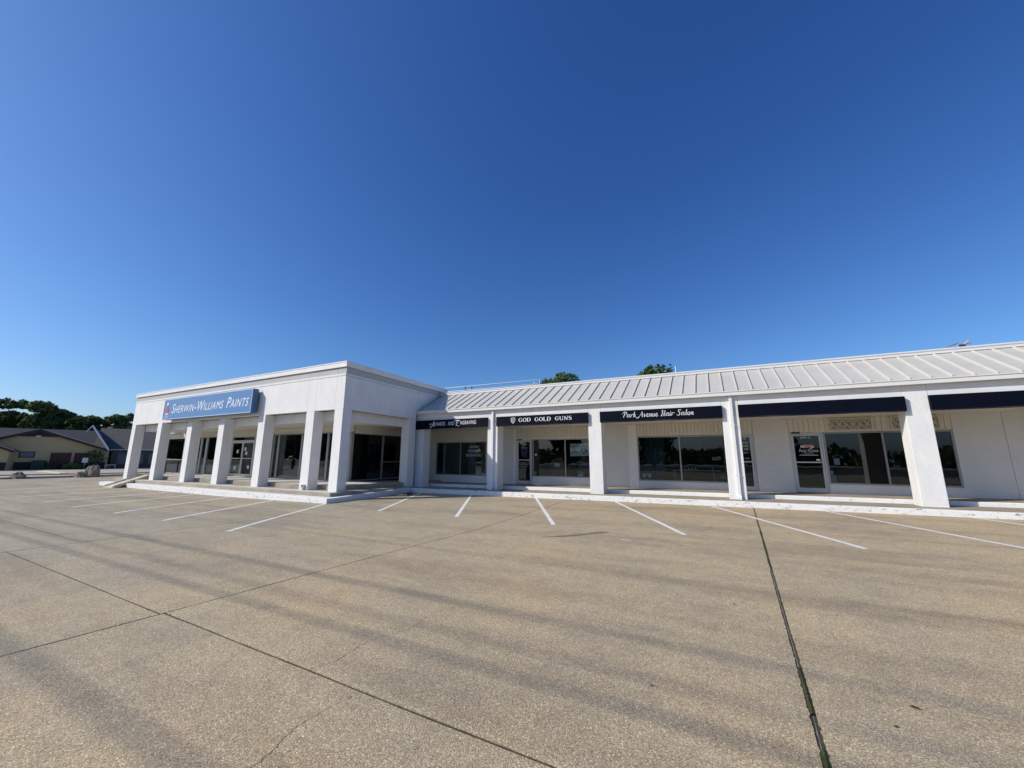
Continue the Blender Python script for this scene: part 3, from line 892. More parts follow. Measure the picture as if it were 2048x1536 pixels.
# double door with transom
dd = MB().box(-26.53, -26.43, SY, SY+.12, .39, 2.8).box(-24.12, -24.0, SY, SY+.12, .39, 2.8).box(-26.43, -24.12, SY, SY+.12, 2.70, 2.80).box(-26.43, -24.12, SY, SY+.12, 2.44, 2.52)
ddo = build(dd, "double_door", ALUW, store)
part("transom_pane", GLASS, ddo, (-26.42, -24.13, SY+.05, SY+.058, 2.525, 2.695))
for a, b in ((-26.42, -25.30), (-25.28, -24.13)):
    lf = MB().box(a, a+.07, SY+.02, SY+.07, .40, 2.435).box(b-.07, b, SY+.02, SY+.07, .40, 2.435).box(a+.07, b-.07, SY+.02, SY+.07, .40, .55).box(a+.07, b-.07, SY+.02, SY+.07, 2.35, 2.435)
    l = build(lf, "door_leaf", ALUW, ddo)
    part("door_pane", GLASS_C, l, (a+.071, b-.071, SY+.04, SY+.046, .551, 2.349))
    part("push_bar", ALUW, l, (a+.07, b-.07, SY-.02, SY+.015, 1.42, 1.47))
for xx, zz in ((-25.1, 1.9), (-24.95, 1.65), (-25.9, 1.75), (-24.6, .85), (-26.0, .8)):
    part("door_notice", DECAL, store, (xx, xx+.2, SY+.033, SY+.037, zz, zz+.2))
window(store, -22.2, -16.0, .40, 2.80, SY, [-21.75, -19.7, -17.6], GLASS, mw=.14)
# side storefront (X -15.9)
def window_x(parent, y0, y1, z0, z1, x, mulls, glass, fr_m=ALU, fw_=.05, dep=.09, rails=()):
    f = MB(); f.box(x-dep, x, y0, y1, z1-fw_, z1); f.box(x-dep, x+.02, y0, y1, z0, z0+fw_)
    f.box(x-dep, x, y0, y0+fw_, z0+fw_, z1-fw_); f.box(x-dep, x, y1-fw_, y1, z0+fw_, z1-fw_)
    w = build(f, "window", fr_m, parent)
    yn = [y0+fw_]+list(mulls)+[y1-fw_]
    for q in mulls: part("mullion", fr_m, w, (x-dep, x, q-.05, q+.05, z0+fw_+.001, z1-fw_-.001))
    for i in range(len(yn)-1):
        a = yn[i]+(.05 if i else 0); b = yn[i+1]-(.05 if i < len(yn)-2 else 0)
        part("pane", glass, w, (x-.048, x-.04, a+.001, b-.001, z0+fw_+.001, z1-fw_-.001))
    for a, b, z in rails: part("rail", fr_m, w, (x-.03, x+.02, a, b, z-.02, z+.02))
    return w
window_x(store, 13.42, 17.9, .40, 2.74, -15.9, [15.4], mat_glass("smoked_glass", (.03, .04, .06)), rails=[(15.46, 17.8, 1.30)])
part("corner_post", ALU, store, (-16.0, -15.88, SY, SY+.12, .39, 2.80))
part("wall_head", WHITE, store, (-16.1, -15.93, 13.5, 17.95, 2.745, 3.11))
for k in range(29):
    y = 13.42+.155*k
    if k == 0: sy0 = part("slat", SLAT, store, (-15.928, -15.9, y, y+.147, 2.80, 3.11))
    else: dup(sy0, store, 0, .155*k)
# interior shell
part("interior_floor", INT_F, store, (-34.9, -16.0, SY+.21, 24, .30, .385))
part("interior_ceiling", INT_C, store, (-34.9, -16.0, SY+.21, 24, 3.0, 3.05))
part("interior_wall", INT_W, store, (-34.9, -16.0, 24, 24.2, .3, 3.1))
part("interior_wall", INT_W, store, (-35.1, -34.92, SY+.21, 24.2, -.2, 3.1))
part("rear_wall", WHITE, store, (-32.6, -14.1, 29.8, 30, -.3, 4.3))
part("rear_wall", WHITE, store, (-35.2, -35.11, 13.52, 30, -.3, 3.11))
part("rear_wall", WHITE, store, (-14.2, -14.05, 18.46, 30, -.3, 4.3))
# meter box at the foot of the sixth column
mtr = thing("outlet_box", "small grey metal outlet box low on the front of the sixth store column", "electrical box", (-15.35, 10.6, .25))
part("box_body", GALV, mtr, (-15.43, -15.27, 10.57, 10.655, .24, .44), bevel=.01)
part("cover_flap", DTRIM, mtr, (-15.40, -15.30, 10.562, 10.569, .36, .42))
part("conduit", GALV, mtr, (-15.37, -15.33, 10.60, 10.64, .205, .239))

# paint store sign
sg = thing("paint_store_sign", "long blue box sign with white italic lettering on the paint store front", "sign", (-23.6, 10.4, 3.6))
part("cabinet", BLUED, sg, (-28.05, -19.28, 10.30, 10.56, 3.60, 4.75), bevel=.01)
part("mounting_rail", DTRIM, sg, (-27.8, -19.6, 10.562, 10.655, 3.9, 4.0), (-27.8, -19.6, 10.562, 10.655, 4.4, 4.5))
part("sign_face", BLUES, sg, (-28.01, -19.32, 10.285, 10.298, 3.64, 4.71))
part("face_trim", SIGNTRIM, sg, (-28.05, -19.28, 10.275, 10.297, 4.712, 4.75), (-28.05, -19.28, 10.275, 10.297, 3.60, 3.638), (-28.05, -28.012, 10.275, 10.297, 3.638, 4.712), (-19.318, -19.28, 10.275, 10.297, 3.638, 4.712))
letters("Sherwin-Williams", -27.05, -21.72, 3.93, 4.45, 10.283, LETTER, sg, shear=.28, smallcaps=True, bold=.0)
letters("Paints", -21.42, -19.52, 3.93, 4.45, 10.283, LETTER, sg, shear=.28, smallcaps=True, bold=.0)
# emblem: tilted can pouring red paint over a globe
def disc(cx, cz, r, y, n=18, a0=0, a1=360, sx=1.0):
    return [(cx+sx*r*math.cos(math.radians(a0+(a1-a0)*i/n)), y, cz+r*math.sin(math.radians(a0+(a1-a0)*i/n))) for i in range(n+(0 if a1-a0 >= 360 else 1))]
em = MB(); em.prism(disc(-27.62, 4.02, .17, 10.279), (0, .004, 0)); emo = build(em, "emblem_globe", LETTER, sg)
em = MB(); em.prism([(-27.80, 10.2785, 4.0), (-27.74, 10.2785, 3.92), (-27.70, 10.2785, 4.02), (-27.63, 10.2785, 3.90), (-27.57, 10.2785, 4.02), (-27.52, 10.2785, 3.95), (-27.44, 10.2785, 4.02), (-27.46, 10.2785, 4.16), (-27.55, 10.2785, 4.28), (-27.60, 10.2785, 4.40), (-27.68, 10.2785, 4.40), (-27.72, 10.2785, 4.2)], (0, -.004, 0)); build(em, "emblem_paint", REDL, sg)
em = MB(); em.prism([(-27.72, 10.278, 4.42), (-27.60, 10.278, 4.38), (-27.53, 10.278, 4.54), (-27.65, 10.278, 4.60)], (0, -.004, 0)); build(em, "emblem_can", LETTER, sg)
letters("CTE", -27.86, -27.42, 3.71, 3.80, 10.283, LETTER, sg)

# wooden ramp at the far end, black stand
rp = thing("access_ramp", "pale plywood ramp sloping from the lot up to the left end of the store walkway", "ramp", (-31.2, 10.2, 0))
mb = MB().hexa([(-30.8, 9.2, -.2), (-29.66, 9.2, -.2), (-30.62, 11.2, .35), (-31.76, 11.2, .35)], [(-30.8, 9.2, -.13), (-29.66, 9.2, -.13), (-30.62, 11.2, .42), (-31.76, 11.2, .42)])
build(mb, "deck_board", WOODL, rp)
for x0, x1 in ((-30.84, -31.80), (-29.66, -30.62)):
    mb = MB().hexa([(x0, 9.25, -.2), (x0+.05, 9.25, -.2), (x1+.05, 11.2, .30), (x1, 11.2, .30)], [(x0, 9.22, -.06), (x0+.05, 9.22, -.06), (x1+.05, 11.2, .50), (x1, 11.2, .50)])
    build(mb, "side_rail", WOODL, rp)
st = thing("bracket_stand", "thin black metal stand with an angled foot at the left end of the store veranda", "stand", (-33.6, 12.9, .1))
build(MB().tube([(-33.7, 13.0, -.15), (-33.75, 13.0, 1.15)], .035), "pole", BLACK, st)
build(MB().tube([(-34.5, 12.7, -.1), (-33.7, 13.0, .12)], .035), "foot", BLACK, st)
build(MB().tube([(-33.75, 13.0, 1.12), (-33.2, 13.1, 1.25)], .03), "arm", BLACK, st)
# ============================================================ SHOP ROW
row = thing("shop_row", "long low white shop row with a cream standing seam metal roof and square columns", "building", (0, 17, 0))
Z0 = 3.10
WC = [(-13.954, -13.372), (-9.516, -8.973), (-4.651, -4.109), (0.252, 0.775), (5.078, 5.640), (9.932, 10.494)]
for a, b in WC:
    part("column", STUCCO, row, (a, b, CFY, CBY, wz(a)-.02, 3.751-.003), bevel=.012)
XE = 13.0
sp = [(WC[i][1], WC[i+1][0]) for i in range(len(WC)-1)] + [(WC[-1][1], XE)]
for a, b in sp:
    part("beam", WHITE, row, (a+.004, b-.004, CFY, CBY, Z0, 3.751-.003))
part("gutter", GUTTER, row, (-13.905, XE, GFY, CFY+.1, 3.751, 3.897), bevel=.01)
part("gutter_lip", GUTTER, row, (-13.905, XE, GFY-.02, GFY-.001, 3.882, 3.911))
for a in (WC[1][0], WC[3][0]):
    ds = part("downspout", WHITE, row, (a+.25, a+.35, CFY-.085, CFY-.004, wz(a)+.05, 3.751-.004), bevel=.008)
    part("strap", WHITE, ds, (a+.23, a+.37, CFY-.09, CFY-.003, 1.0, 1.03), (a+.23, a+.37, CFY-.09, CFY-.003, 2.7, 2.73))
    mb = MB().hexa([(a+.25, CFY-.2, wz(a)+.0), (a+.35, CFY-.2, wz(a)+.0), (a+.35, CFY-.09, wz(a)+.02), (a+.25, CFY-.09, wz(a)+.02)], [(a+.25, CFY-.2, wz(a)+.07), (a+.35, CFY-.2, wz(a)+.07), (a+.35, CFY-.087, wz(a)+.13), (a+.25, CFY-.087, wz(a)+.13)])
    build(mb, "spout_elbow", WHITE, ds)
# standing seam roof: pans and seams one by one
RY0, RZ0, RY1, RZ1 = GFY+.01, 3.911, 17.539, 4.996
SX0, SP = -13.56, .4488
rd = Vector((0, RY1-RY0, RZ1-RZ0)).normalized(); rn = Vector((0, -rd.z, rd.y))
def roofpt(x, s, h): # s 0..1 along slope, h above
    return (x, lerp(RY0, RY1, s)+rn.y*h, lerp(RZ0, RZ1, s)+rn.z*h)
pan0 = seam0 = None
for k in range(60):
    x = SX0 + SP*k
    if x > XE-.4: break
    if pan0 is None:
        mb = MB(); ns = 4
        mb.hexa([roofpt(x+.012, 0, -.02), roofpt(x+SP-.012, 0, -.02), roofpt(x+SP-.012, 1, -.02), roofpt(x+.012, 1, -.02)],
                [roofpt(x+.012, 0, 0), roofpt(x+SP-.012, 0, 0), roofpt(x+SP-.012, 1, 0), roofpt(x+.012, 1, 0)])
        pan0 = build(mb, "roof_panel", ROOF, row)
        mb = MB().hexa([roofpt(x-.011, .005, -.02), roofpt(x+.011, .005, -.02), roofpt(x+.011, 1, -.02), roofpt(x-.011, 1, -.02)],
                       [roofpt(x-.010, .012, .046), roofpt(x+.010, .012, .046), roofpt(x+.010, 1, .046), roofpt(x-.010, 1, .046)])
        seam0 = build(mb, "roof_seam", SEAM, row)
    else:
        dup(pan0, row, k*SP, 0, random.uniform(-.002, .002)); dup(seam0, row, k*SP)
part("ridge_flashing", GUTTER, row, (-14.0, XE, RY1-.02, RY1+.1, 5.016, 5.088))
part("ridge_gap", STUCCO_D, row, (-14.0, XE, RY1+.01, RY1+.1, 4.953, 5.137))
part("ridge_cap", GUTTER, row, (-14.0, XE, RY1+.04, RY1+.4, 5.113, 5.185), bevel=.006)
part("flat_roof", ROOFF, row, (-14.0, XE, RY1+.11, 29, 4.85, 4.98))
part("roof_deck", STUCCO_D, row, (-13.9, XE, CBY+.01, RY1, 3.16, 3.2))
part("soffit", BEIGE, row, (-15.8, XE, CBY+.003, WY, 3.044, 3.044+.04))
part("soffit_strip", BEIGE, row, (-13.857, XE, CFY+.05, CBY-.003, Z0-.012, Z0-.002))
# wall pieces
WT = WY+.2
def wallbox(name, m, a, b, z0, z1, y0=WY, y1=None, **k): return part(name, m, row, (a, b, y0, y1 or WT, z0, z1), **k)
TOPZ = 3.042
wallbox("wall", WHITE, -15.8, -14.487, .1, TOPZ)
wallbox("wall_trim", WHITE, -14.487+.002, -14.380, .1, TOPZ, WY-.03)
wallbox("wall", WHITE, -14.380+.002, -10.979, .1, 0.592)
wallbox("wall", BEIGE, -14.380+.002, -10.979, 2.404, TOPZ)
wallbox("wall", WHITE, -10.979+.002, -9.981, .1, TOPZ)
wallbox("brick_panel", BRICKP, -9.981+.002, -9.331, .1, TOPZ, WY-.01)
wallbox("wall_trim", WHITE, -9.331+.002, -9.205, .1, TOPZ, WY-.02)
wallbox("brick_base", BRICKP, -8.285, -4.845, .1, 0.631)
wallbox("wall", WHITE, -9.205+.002, -4.845, 2.472, TOPZ, WY+.03)
wallbox("wall", WHITE, -4.845+.002, -4.554, .1, TOPZ)
wallbox("brick_panel", BRICKP, -4.554+.002, -3.517, .1, TOPZ, WY-.01)
wallbox("wall_trim", WHITE, -3.517+.002, -3.140, .1, TOPZ, WY-.02)
wallbox("brick_base", BRICKP, -3.140+.002, 0.349, .1, 0.592)
wallbox("wall", WHITE, -3.140+.002, 1.298, 2.511, TOPZ, WY+.03)
wallbox("brick_wall", BRICKP, 1.298+.002, 2.452, .1, TOPZ, WY-.012)
wallbox("brick_base", BRICKP, 3.488, 6.890, .1, 0.670)
wallbox("wall", WHITE, 2.452+.002, 6.890, 2.530, TOPZ, WY+.03)
wallbox("brick_wall", BRICKP, 6.890+.002, 8.033, .1, TOPZ, WY-.012)
wallbox("brick_wall", BRICKP, 8.043, XE, .1, TOPZ, WY-.012)
# slats over the shop windows
def slats(x0, x1, z0, z1, pitch, skip=()):
    first = None; x = x0
    while x < x1-.05:
        if not any(a < x+pitch*.6 < b for a, b in skip):
            if first is None:
                first = part("slat", SLAT, row, (x, x+pitch-.014, WY-.004, WY+.028, z0, z1)); fx = x
            else: dup(first, row, x-fx)
        x += pitch
slats(-9.196, -4.845, 2.511, TOPZ-.002, .135)
slats(-3.120, 1.289, 2.521, TOPZ-.002, .147)
LAT = [(3.673, 4.913), (5.397, 6.618)]
slats(2.471, 6.880, 2.550, TOPZ-.002, .158, LAT)
# cast lattice screens
for a, b in LAT:
    za, zb = 2.569, 3.015
    fm = MB().box(a, b, WY-.05, WY-.002, za, za+.035).box(a, b, WY-.05, WY-.002, zb-.035, zb).box(a, a+.035, WY-.05, WY-.002, za+.035, zb-.035).box(b-.035, b, WY-.05, WY-.002, za+.035, zb-.035)
    lp = build(fm, "lattice_screen", SLAT, row)
    part("lattice_back", mat("lattice_shade", (.30, .27, .22), .8), lp, (a+.036, b-.036, WY-.012, WY-.004, za+.036, zb-.036))
    orn = MB(); n = 6; cw = (b-a-.07)/n
    for i in range(n):
        cx = a+.035+cw*(i+.5); czs = (za+zb)/2
        for s in (-1, 1):
            for r0, off in ((.085, .092), (.045, .092)):
                pts = [(cx+r0*math.cos(t)*.98, WY-.03, czs+s*off+r0*math.sin(t)) for t in [math.radians(30*q) for q in range(12 if i % 2 else 10)]]
                orn.tube(pts, .011, 5)
        orn.tube([(cx-cw/2, WY-.03, czs-.17), (cx, WY-.03, czs), (cx+cw/2, WY-.03, czs+.17)], .009, 4)
        orn.tube([(cx-cw/2, WY-.03, czs+.17), (cx, WY-.03, czs), (cx+cw/2, WY-.03, czs-.17)], .009, 4)
    build(orn, "scrollwork", SLAT, lp)
# windows
w1 = window(row, -14.380, -10.979, 0.592, 2.404, WY+.02, [-12.684])
w2 = window(row, -8.256, -4.845, 0.631, 2.472, WY+.02, [-6.531])
w3 = window(row, -3.140, 0.349, 0.592, 2.501, WY+.01, [-1.405])
w4 = window(row, 3.488, 6.890, 0.670, 2.521, WY+.01, [5.136])
# doors
def door(x0, x1, z0, z1, bar=1.44):
    y = WY+.01
    f = MB().box(x0, x0+.05, y, y+.12, z0, z1).box(x1-.05, x1, y, y+.12, z0, z1).box(x0+.05, x1-.05, y, y+.12, z1-.05, z1)
    d = build(f, "door", ALUW, row)
    a, b = x0+.056, x1-.056; zb_, zt = z0+.02, z1-.056
    lf = MB().box(a, a+.07, y+.02, y+.06, zb_, zt).box(b-.07, b, y+.02, y+.06, zb_, zt).box(a+.07, b-.07, y+.02, y+.06, zb_, zb_+.16).box(a+.07, b-.07, y+.02, y+.06, zt-.06, zt)
    l = build(lf, "door_leaf", ALUW, d)
    part("door_pane", GLASS, d, (a+.071, b-.071, y+.035, y+.042, zb_+.161, zt-.061))
    part("push_bar", ALUW, d, (a+.07, b-.07, y-.02, y+.018, bar-.025, bar+.02))
    part("pull_handle", ALUW, d, (b-.06, b-.02, y-.04, y+.015, bar-.26, bar+.02))
    part("door_closer", DTRIM, d, (x0+.08, x0+.34, y-.05, y-.002, z1-.03, z1+.02))
    return d
dG = door(-9.196, -8.295, fz(-9)-.01, 2.462)
dB = door(0.368, 1.289, fz(1)-.01, 2.511)
dA = door(2.461, 3.479, fz(3)-.01, 2.525)
# recessed soffit lights
for x in (-11.531, -6.880, -1.550, 2.810, 8.043):
    m_ = MB(); m_.tube([(x, 17.054, 3.042-.012), (x, 17.054, 3.042-.001)], .10, 16)
    build(m_, "soffit_light", GALV, row)
# interior
for a, b in ((-14.535, -10.659), (-9.302, -4.748), (-3.295, 1.550), (2.326, 7.171)):
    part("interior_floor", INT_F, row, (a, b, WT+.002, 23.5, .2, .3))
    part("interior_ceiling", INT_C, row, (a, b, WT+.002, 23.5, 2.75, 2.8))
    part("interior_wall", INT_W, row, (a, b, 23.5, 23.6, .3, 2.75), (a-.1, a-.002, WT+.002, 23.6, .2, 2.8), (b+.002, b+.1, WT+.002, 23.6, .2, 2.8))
part("rear_wall", WHITE, row, (-14.0, XE, 28.8, 29, -.2, 4.84), (XE-.2, XE-.002, 19, 28.8, -.2, 4.84))
part("attic_wall", STUCCO_D, row, (-14.0, XE, WT+.01, WT+.1, TOPZ+.06, 4.84))

# door and window lettering
yd = WY+.044
letters("3009", -8.886, -8.624, 2.143, 2.249, yd, DECAL, dG)
def shield(cx, cz, w, h, y, m, parent, th=.02, name="shield_emblem"):
    S = [([(cx-w/2, cz+h*.40, th), (cx-w*.2, cz+h*.40, th), (cx, cz+h*.5, th), (cx+w*.2, cz+h*.40, th), (cx+w/2, cz+h*.40, th), (cx+w*.48, cz, th), (cx+w*.3, cz-h*.3, th), (cx, cz-h*.5, th), (cx-w*.3, cz-h*.3, th), (cx-w*.48, cz, th), (cx-w/2, cz+h*.40, th)], False),
         (arc(cx-w*.03, cz, w*.22, h*.2, 40, 330, th, th*.7), False), ([(cx+w*.14, cz-h*.02, th), (cx+w*.14, cz+h*.17, th), (cx+w*.28, cz+h*.17, th)], False)]
    V, F = strokes_mesh(S); mb = MB(); n = len(V)
    for dy in (0, .003): mb.v += [(p[0], y-.003+dy, p[1]) for p in V]
    mb.f = list(F) + [tuple(i+n for i in f[::-1]) for f in F]
    return build(mb, name, m, parent)
shield(-8.750, 1.813, .27, .42, yd, DECALP, dG, .03)
letters("GOD GOLD GUNS", -8.934, -8.556, 2.036, 2.075, yd, DECAL, dG)
letters("Mon - Fri 9am to 6pm", -9.089, -8.430, 1.271, 1.319, yd, DECAL, dG)
letters("Sat 10am to 3pm", -9.012, -8.508, 1.183, 1.232, yd, DECAL, dG)
letters("Sun closed", -8.924, -8.595, 1.096, 1.145, yd, DECAL, dG)
for t_, a, b, z in (("AWARDS", -12.50, -11.86, 2.07), ("TROPHIES", -12.62, -11.79, 1.84), ("ENGRAVING", -12.70, -11.70, 1.60)):
    letters(t_, a*.969, b*.969, (z*.969+.05), (z*.969+.195), WY+.058, DECAL, w1)
letters("3009-B", 0.601, 1.037, 2.307, 2.395, yd, DECAL, dB)
for i, (t_, hh) in enumerate((("PARK AVENUE", .07), ("HAIR SALON", .07), ("TUE - FRI", .06), ("SATURDAY", .05), ("WALK-INS", .05), ("WELCOME", .05))):
    z = 2.16 - i*.13 - (.1 if i > 3 else 0)
    letters(t_, 0.659, 1.085, (z*.969+.05), (z*.969+.05+hh), yd, DECAL, dB)
letters("3009-A", 2.791, 3.110, 2.307, 2.385, yd, DECAL, dA)
fl = MB()
for i in range(16):
    a = random.uniform(-1, 1); cx = 2.975+a*.17; cz = 2.007+random.uniform(-.03, .07)*(1.2-abs(a))
    fl.prism(disc(cx, cz, random.uniform(.03, .055), yd-.002-.0004*i, 8), (0, -.0003, 0))
build(fl, "flower_decal", PINK, dA)
fl = MB()
for i in range(10):
    a = random.choice((-1, 1))*random.uniform(.5, 1); cx = 2.975+a*.19; cz = 1.978+random.uniform(-.04, .05)
    fl.prism(disc(cx, cz, random.uniform(.025, .045), yd-.012-.0004*i, 7), (0, -.0003, 0))
build(fl, "flower_decal", PINKL, dA)
letters("Petal Palette", 2.713, 3.295, 1.803, 1.920, yd, DECAL, dA, shear=.3)
letters("STUDIO", 2.859, 3.140, 1.745, 1.784, yd, DECAL, dA)
part("decal_rule", DECAL, dA, (2.713, 3.275, yd-.004, yd, 1.687, 1.707))
part("card_decal", PAPER, dA, (3.198, 3.314, yd-.004, yd, 1.493, 1.552))

# awnings
def awning(xa, xb, label, sag=.0):
    y0, y1 = 15.552, CFY-.004
    za, zb = 3.000, 3.417
    t = thing("awning", label, "awning", ((xa+xb)/2, (y0+y1)/2, za), "navy awning boxes between the columns")
    xa -= .018; xb += .018; n = 24; mb = MB(); xs_ = fr(xa, xb, (xb-xa)/n)
    R = []
    for x in xs_:
        w_ = .010*noise.noise((x*.9, sag, 1)); w2_ = .006*noise.noise((x*1.7, sag, 5)); by = .006*noise.noise((x*1.3, sag, 9))
        R.append(len(mb.v)); mb.v += [(x, y1, za+w_), (x, y0+by, za+w_), (x, y0+by*.5, zb+w2_*.4), (x, y1, zb+w2_*.4)]
    for p, q in zip(R[:-1], R[1:]):
        for i in range(4):
            j = (i+1) % 4; mb.f.append((p+i, q+i, q+j, p+j))
    mb.f += [(R[0], R[0]+1, R[0]+2, R[0]+3), (R[-1]+3, R[-1]+2, R[-1]+1, R[-1])]
    build(mb, "fabric_cover", NAVY, t)
    mb = MB()
    for p, q in zip(xs_[:-1], xs_[1:]): mb.box(p, q, y0-.004, y0+.02, za-.018+.010*noise.noise((p*.9, sag, 1)), za-.003+.010*noise.noise((p*.9, sag, 1)))
    build(mb, "bottom_trim", TRIMB, t)
    part("frame_tube", TRIMB, t, (xa, xb, y1-.03, y1, za-.03, za-.012))
    return t, y0
aw1, ya = awning(WC[0][0]+.02, WC[1][0]-.003, "navy awning box lettered AWARDS AND ENGRAVING, nearest the paint store", 1)
aw2, _ = awning(WC[1][1]+.003, WC[2][0]-.003, "navy awning box lettered GOD GOLD GUNS with a shield emblem", 2)
aw3, _ = awning(WC[2][1]+.003, WC[3][0]-.003, "navy awning box lettered Park Avenue Hair Salon in white script", 3)
aw4, _ = awning(WC[3][1]+.003, WC[4][0]-.003, "blank navy awning box above the door with the flower decal", 4)
aw5, _ = awning(WC[4][1]+.003, WC[5][0]-.003, "blank navy awning box at the right edge of the picture, cut off by the frame", 5)
yl = ya-.010
# awards lettering: two sizes, ornamental capitals
letters("WARDS", -12.529, -11.919, 3.121, 3.305, yl, LETTER, aw1, bold=.0)
letters("AND", -11.744, -11.357, 3.121, 3.305, yl, LETTER, aw1, bold=.0)
letters("NGRAVING", -10.988, -10.097, 3.131, 3.315, yl, LETTER, aw1, bold=.0)
kA = [([(0, .12, .05), (.10, .0, .09), (.28, .06, .10), (.50, .5, .08), (.62, 1.0, .10)], True), ([(.62, 1.0, .16), (.66, .55, .18), (.72, .12, .18)], False), ([(.36, .42, .07), (.72, .42, .07)], False),
      ([(-.06, .45, .05), (.08, .62, .08), (.22, .52, .06), (.14, .38, .05)], True)]
letters("", -12.917, -12.568, 3.044, 3.354, yl, LETTER, aw1, raw=strokes_mesh(kA))
kE = [([(.22, .12, .20), (.22, .98, .20)], False), ([(-.12, .98, .06), (.0, 1.06, .12), (.22, .98, .14), (.62, .98, .13), (.70, .86, .06)], True), ([(.22, .56, .12), (.52, .56, .12)], False),
      ([(.05, .0, .05), (.22, .08, .14), (.5, .0, .13), (.66, -.08, .10), (.80, .02, .05)], True)]
letters("", -11.357, -11.008, 3.044, 3.373, yl, LETTER, aw1, raw=strokes_mesh(kE))
# serif lettering
for t_, a, b in (("GOD", -8.07, -7.45), ("GOLD", -7.25, -6.46), ("GUNS", -6.26, -5.49)):
    letters(t_, a*.969, b*.969, 3.136, 3.310, yl, LETTER, aw2, raw=serif_text(t_))
shield(-8.101, 3.218, .20, .26, yl-.001, LETTER, aw2, .022)
letters("", -3.207, -0.649, 3.087, 3.359, yl, LETTER, aw3, raw=script_text())

# ------------------------------------------------ things in the windows
def flat_thing(name, label, cat, m, x0, x1, z0, z1, y, th=.006, group=None):
    o = part(name, m, None, (x0, x1, y, y+th, z0, z1)) if False else None
    mb = MB().box(x0, x1, y, y+th, z0, z1)
    o = build(mb, name, m, None, loc=((x0+x1)/2, y, z0)); tag(o, label, cat, group); return o
yi = WY+.085
bn = flat_thing("banner", "pale banner with a dark shield hung inside the gun shop window", "banner", BANNER, -6.298, -4.942, 1.639, 2.230, yi)
def decal_on(o, *a, **k): return letters(*a, parent=o, **k)
shield(-5.601, 1.959, .30, .38, yi-.001, DECALP, bn, .06)
for t_, z in (("GUNS", 2.08), ("GOLD", 1.98), ("BUY SELL", 1.87), ("TRADE", 1.78)):
    letters(t_, -6.202, -5.930, (z*.969+.05), (z*.969+.108), yi-.001, DECALP, bn)
def arch(x0, x1, z0, z1, y, m, name, label, cat):
    pts = [(x0, y, z0), (x1, y, z0)] + [((x0+x1)/2+(x1-x0)/2*math.cos(math.radians(t)), y, z1-.12+.12*math.sin(math.radians(t))) for t in range(0, 181, 20)]
    mb = MB().prism(pts, (0, .12, 0)); o = build(mb, name, m, None, loc=((x0+x1)/2, y, z0)); tag(o, label, cat); return o
a1 = arch(-7.384, -6.725, 0.660, 1.522, yi+.25, BRICKB, "brick_print_stand", "arched brown brick patterned display stand left of the gun shop window mullion", "display stand")
part("stand_notice", PAPER, a1, (-7.219, -6.938, yi+.24, yi+.248, 1.116, 1.290))
a2 = arch(-5.988, -5.136, 0.660, 1.503, yi+.35, BRICKB, "brick_print_stand", "arched brown display stand below the pale banner in the gun shop window", "display stand")
part("stand_picture", DECALP, a2, (-5.766, -5.426, yi+.34, yi+.348, 0.999, 1.358))
gp = flat_thing("window_poster", "small green and white poster low in the gun shop window", "poster", GREENP, -5.959, -5.649, 0.679, 0.941, yi)
part("poster_print", PAPER, gp, (-5.911, -5.698, yi-.004, yi-.001, 0.718, 0.796))
flat_thing("window_sticker", "yellow sticker low at the left edge of the gun shop window", "sticker", YELLP, -8.198, -8.072, 0.689, 0.893, yi-.02)
rs = tag(build(MB().prism(disc(-8.091, 1.707, .055, WY+.052, 16), (0, .004, 0)), "round_sticker", PAPER, None, loc=(-8.091, WY+.05, 1.658)), "round white sticker at the left edge of the gun shop window", "sticker")
flat_thing("shop_card", "small white card at the bottom right of the awards shop window", "card", DECAL, -11.260, -11.095, 0.660, 0.747, yi-.01)
# salon
op = flat_thing("open_sign", "tilted white OPEN sign in the hair salon window", "sign", PAPER, -0.194, 0.097, 1.493, 1.619, yi-.01)
op.rotation_euler = (0, math.radians(-9), 0)
letters("OPEN", -0.165, 0.068, 1.508, 1.605, yi-.012, BLACK, op, bold=.03)
tb = thing("salon_table", "pale long table inside the hair salon window with jars on it", "table", (-0.921, 19.2, .3))
part("table_top", TABLEM, tb, (-1.841, 0.048, 18.9, 19.5, 1.02, 1.06))
for xx, yy in ((-1.85, 18.95), (-.25, 18.95), (-1.85, 19.4), (-.25, 19.4)):
    part("leg", TABLEM, tb, (xx*.969, xx*.969+.05, yy, yy+.05, .3, 1.018))
for i, xx in enumerate((-1.5, -1.36, -1.22, -1.08, -.94, -.25)):
    jb = MB().tube([(xx*.969, 19.05, 1.061), (xx*.969, 19.05, 1.15)], .035, 10)
    j = build(jb, "jar", PAPER, None, loc=(xx*.969, 19.05, 1.061))
    tag(j, "white jar standing on the salon table", "jar", "white jars on the salon table") if i < 5 else tag(j, "lone white jar at the right end of the salon table", "jar")
cm_ = MB(); R = []
for i in range(41):
    x = -3.004+i*.022; y = 19.0+.04*math.sin(i*.9); R.append(len(cm_.v)); cm_.v += [(x, y, .34), (x, y, 2.5), (x, y+.01, 2.5), (x, y+.01, .34)]
for p, q in zip(R[:-1], R[1:]): cm_.f += [(p, q, q+1, p+1), (p+2, q+2, q+3, p+3)]
tag(build(cm_, "curtain", CURT, None, loc=(-2.616, 19, .34)), "grey blue pleated curtain at the left of the hair salon window", "curtain")
pc = flat_thing("framed_print", "white card with a dark tree print in the lower left corner of the salon window", "print", PAPER, -3.004, -2.636, 0.728, 0.893, yi)
build(MB().prism([(-2.859, yi-.001, 0.738), (-2.762, yi-.001, 0.738), (-2.810, yi-.001, 0.873)], (0, -.003, 0)), "tree_print", DTRIM, pc)
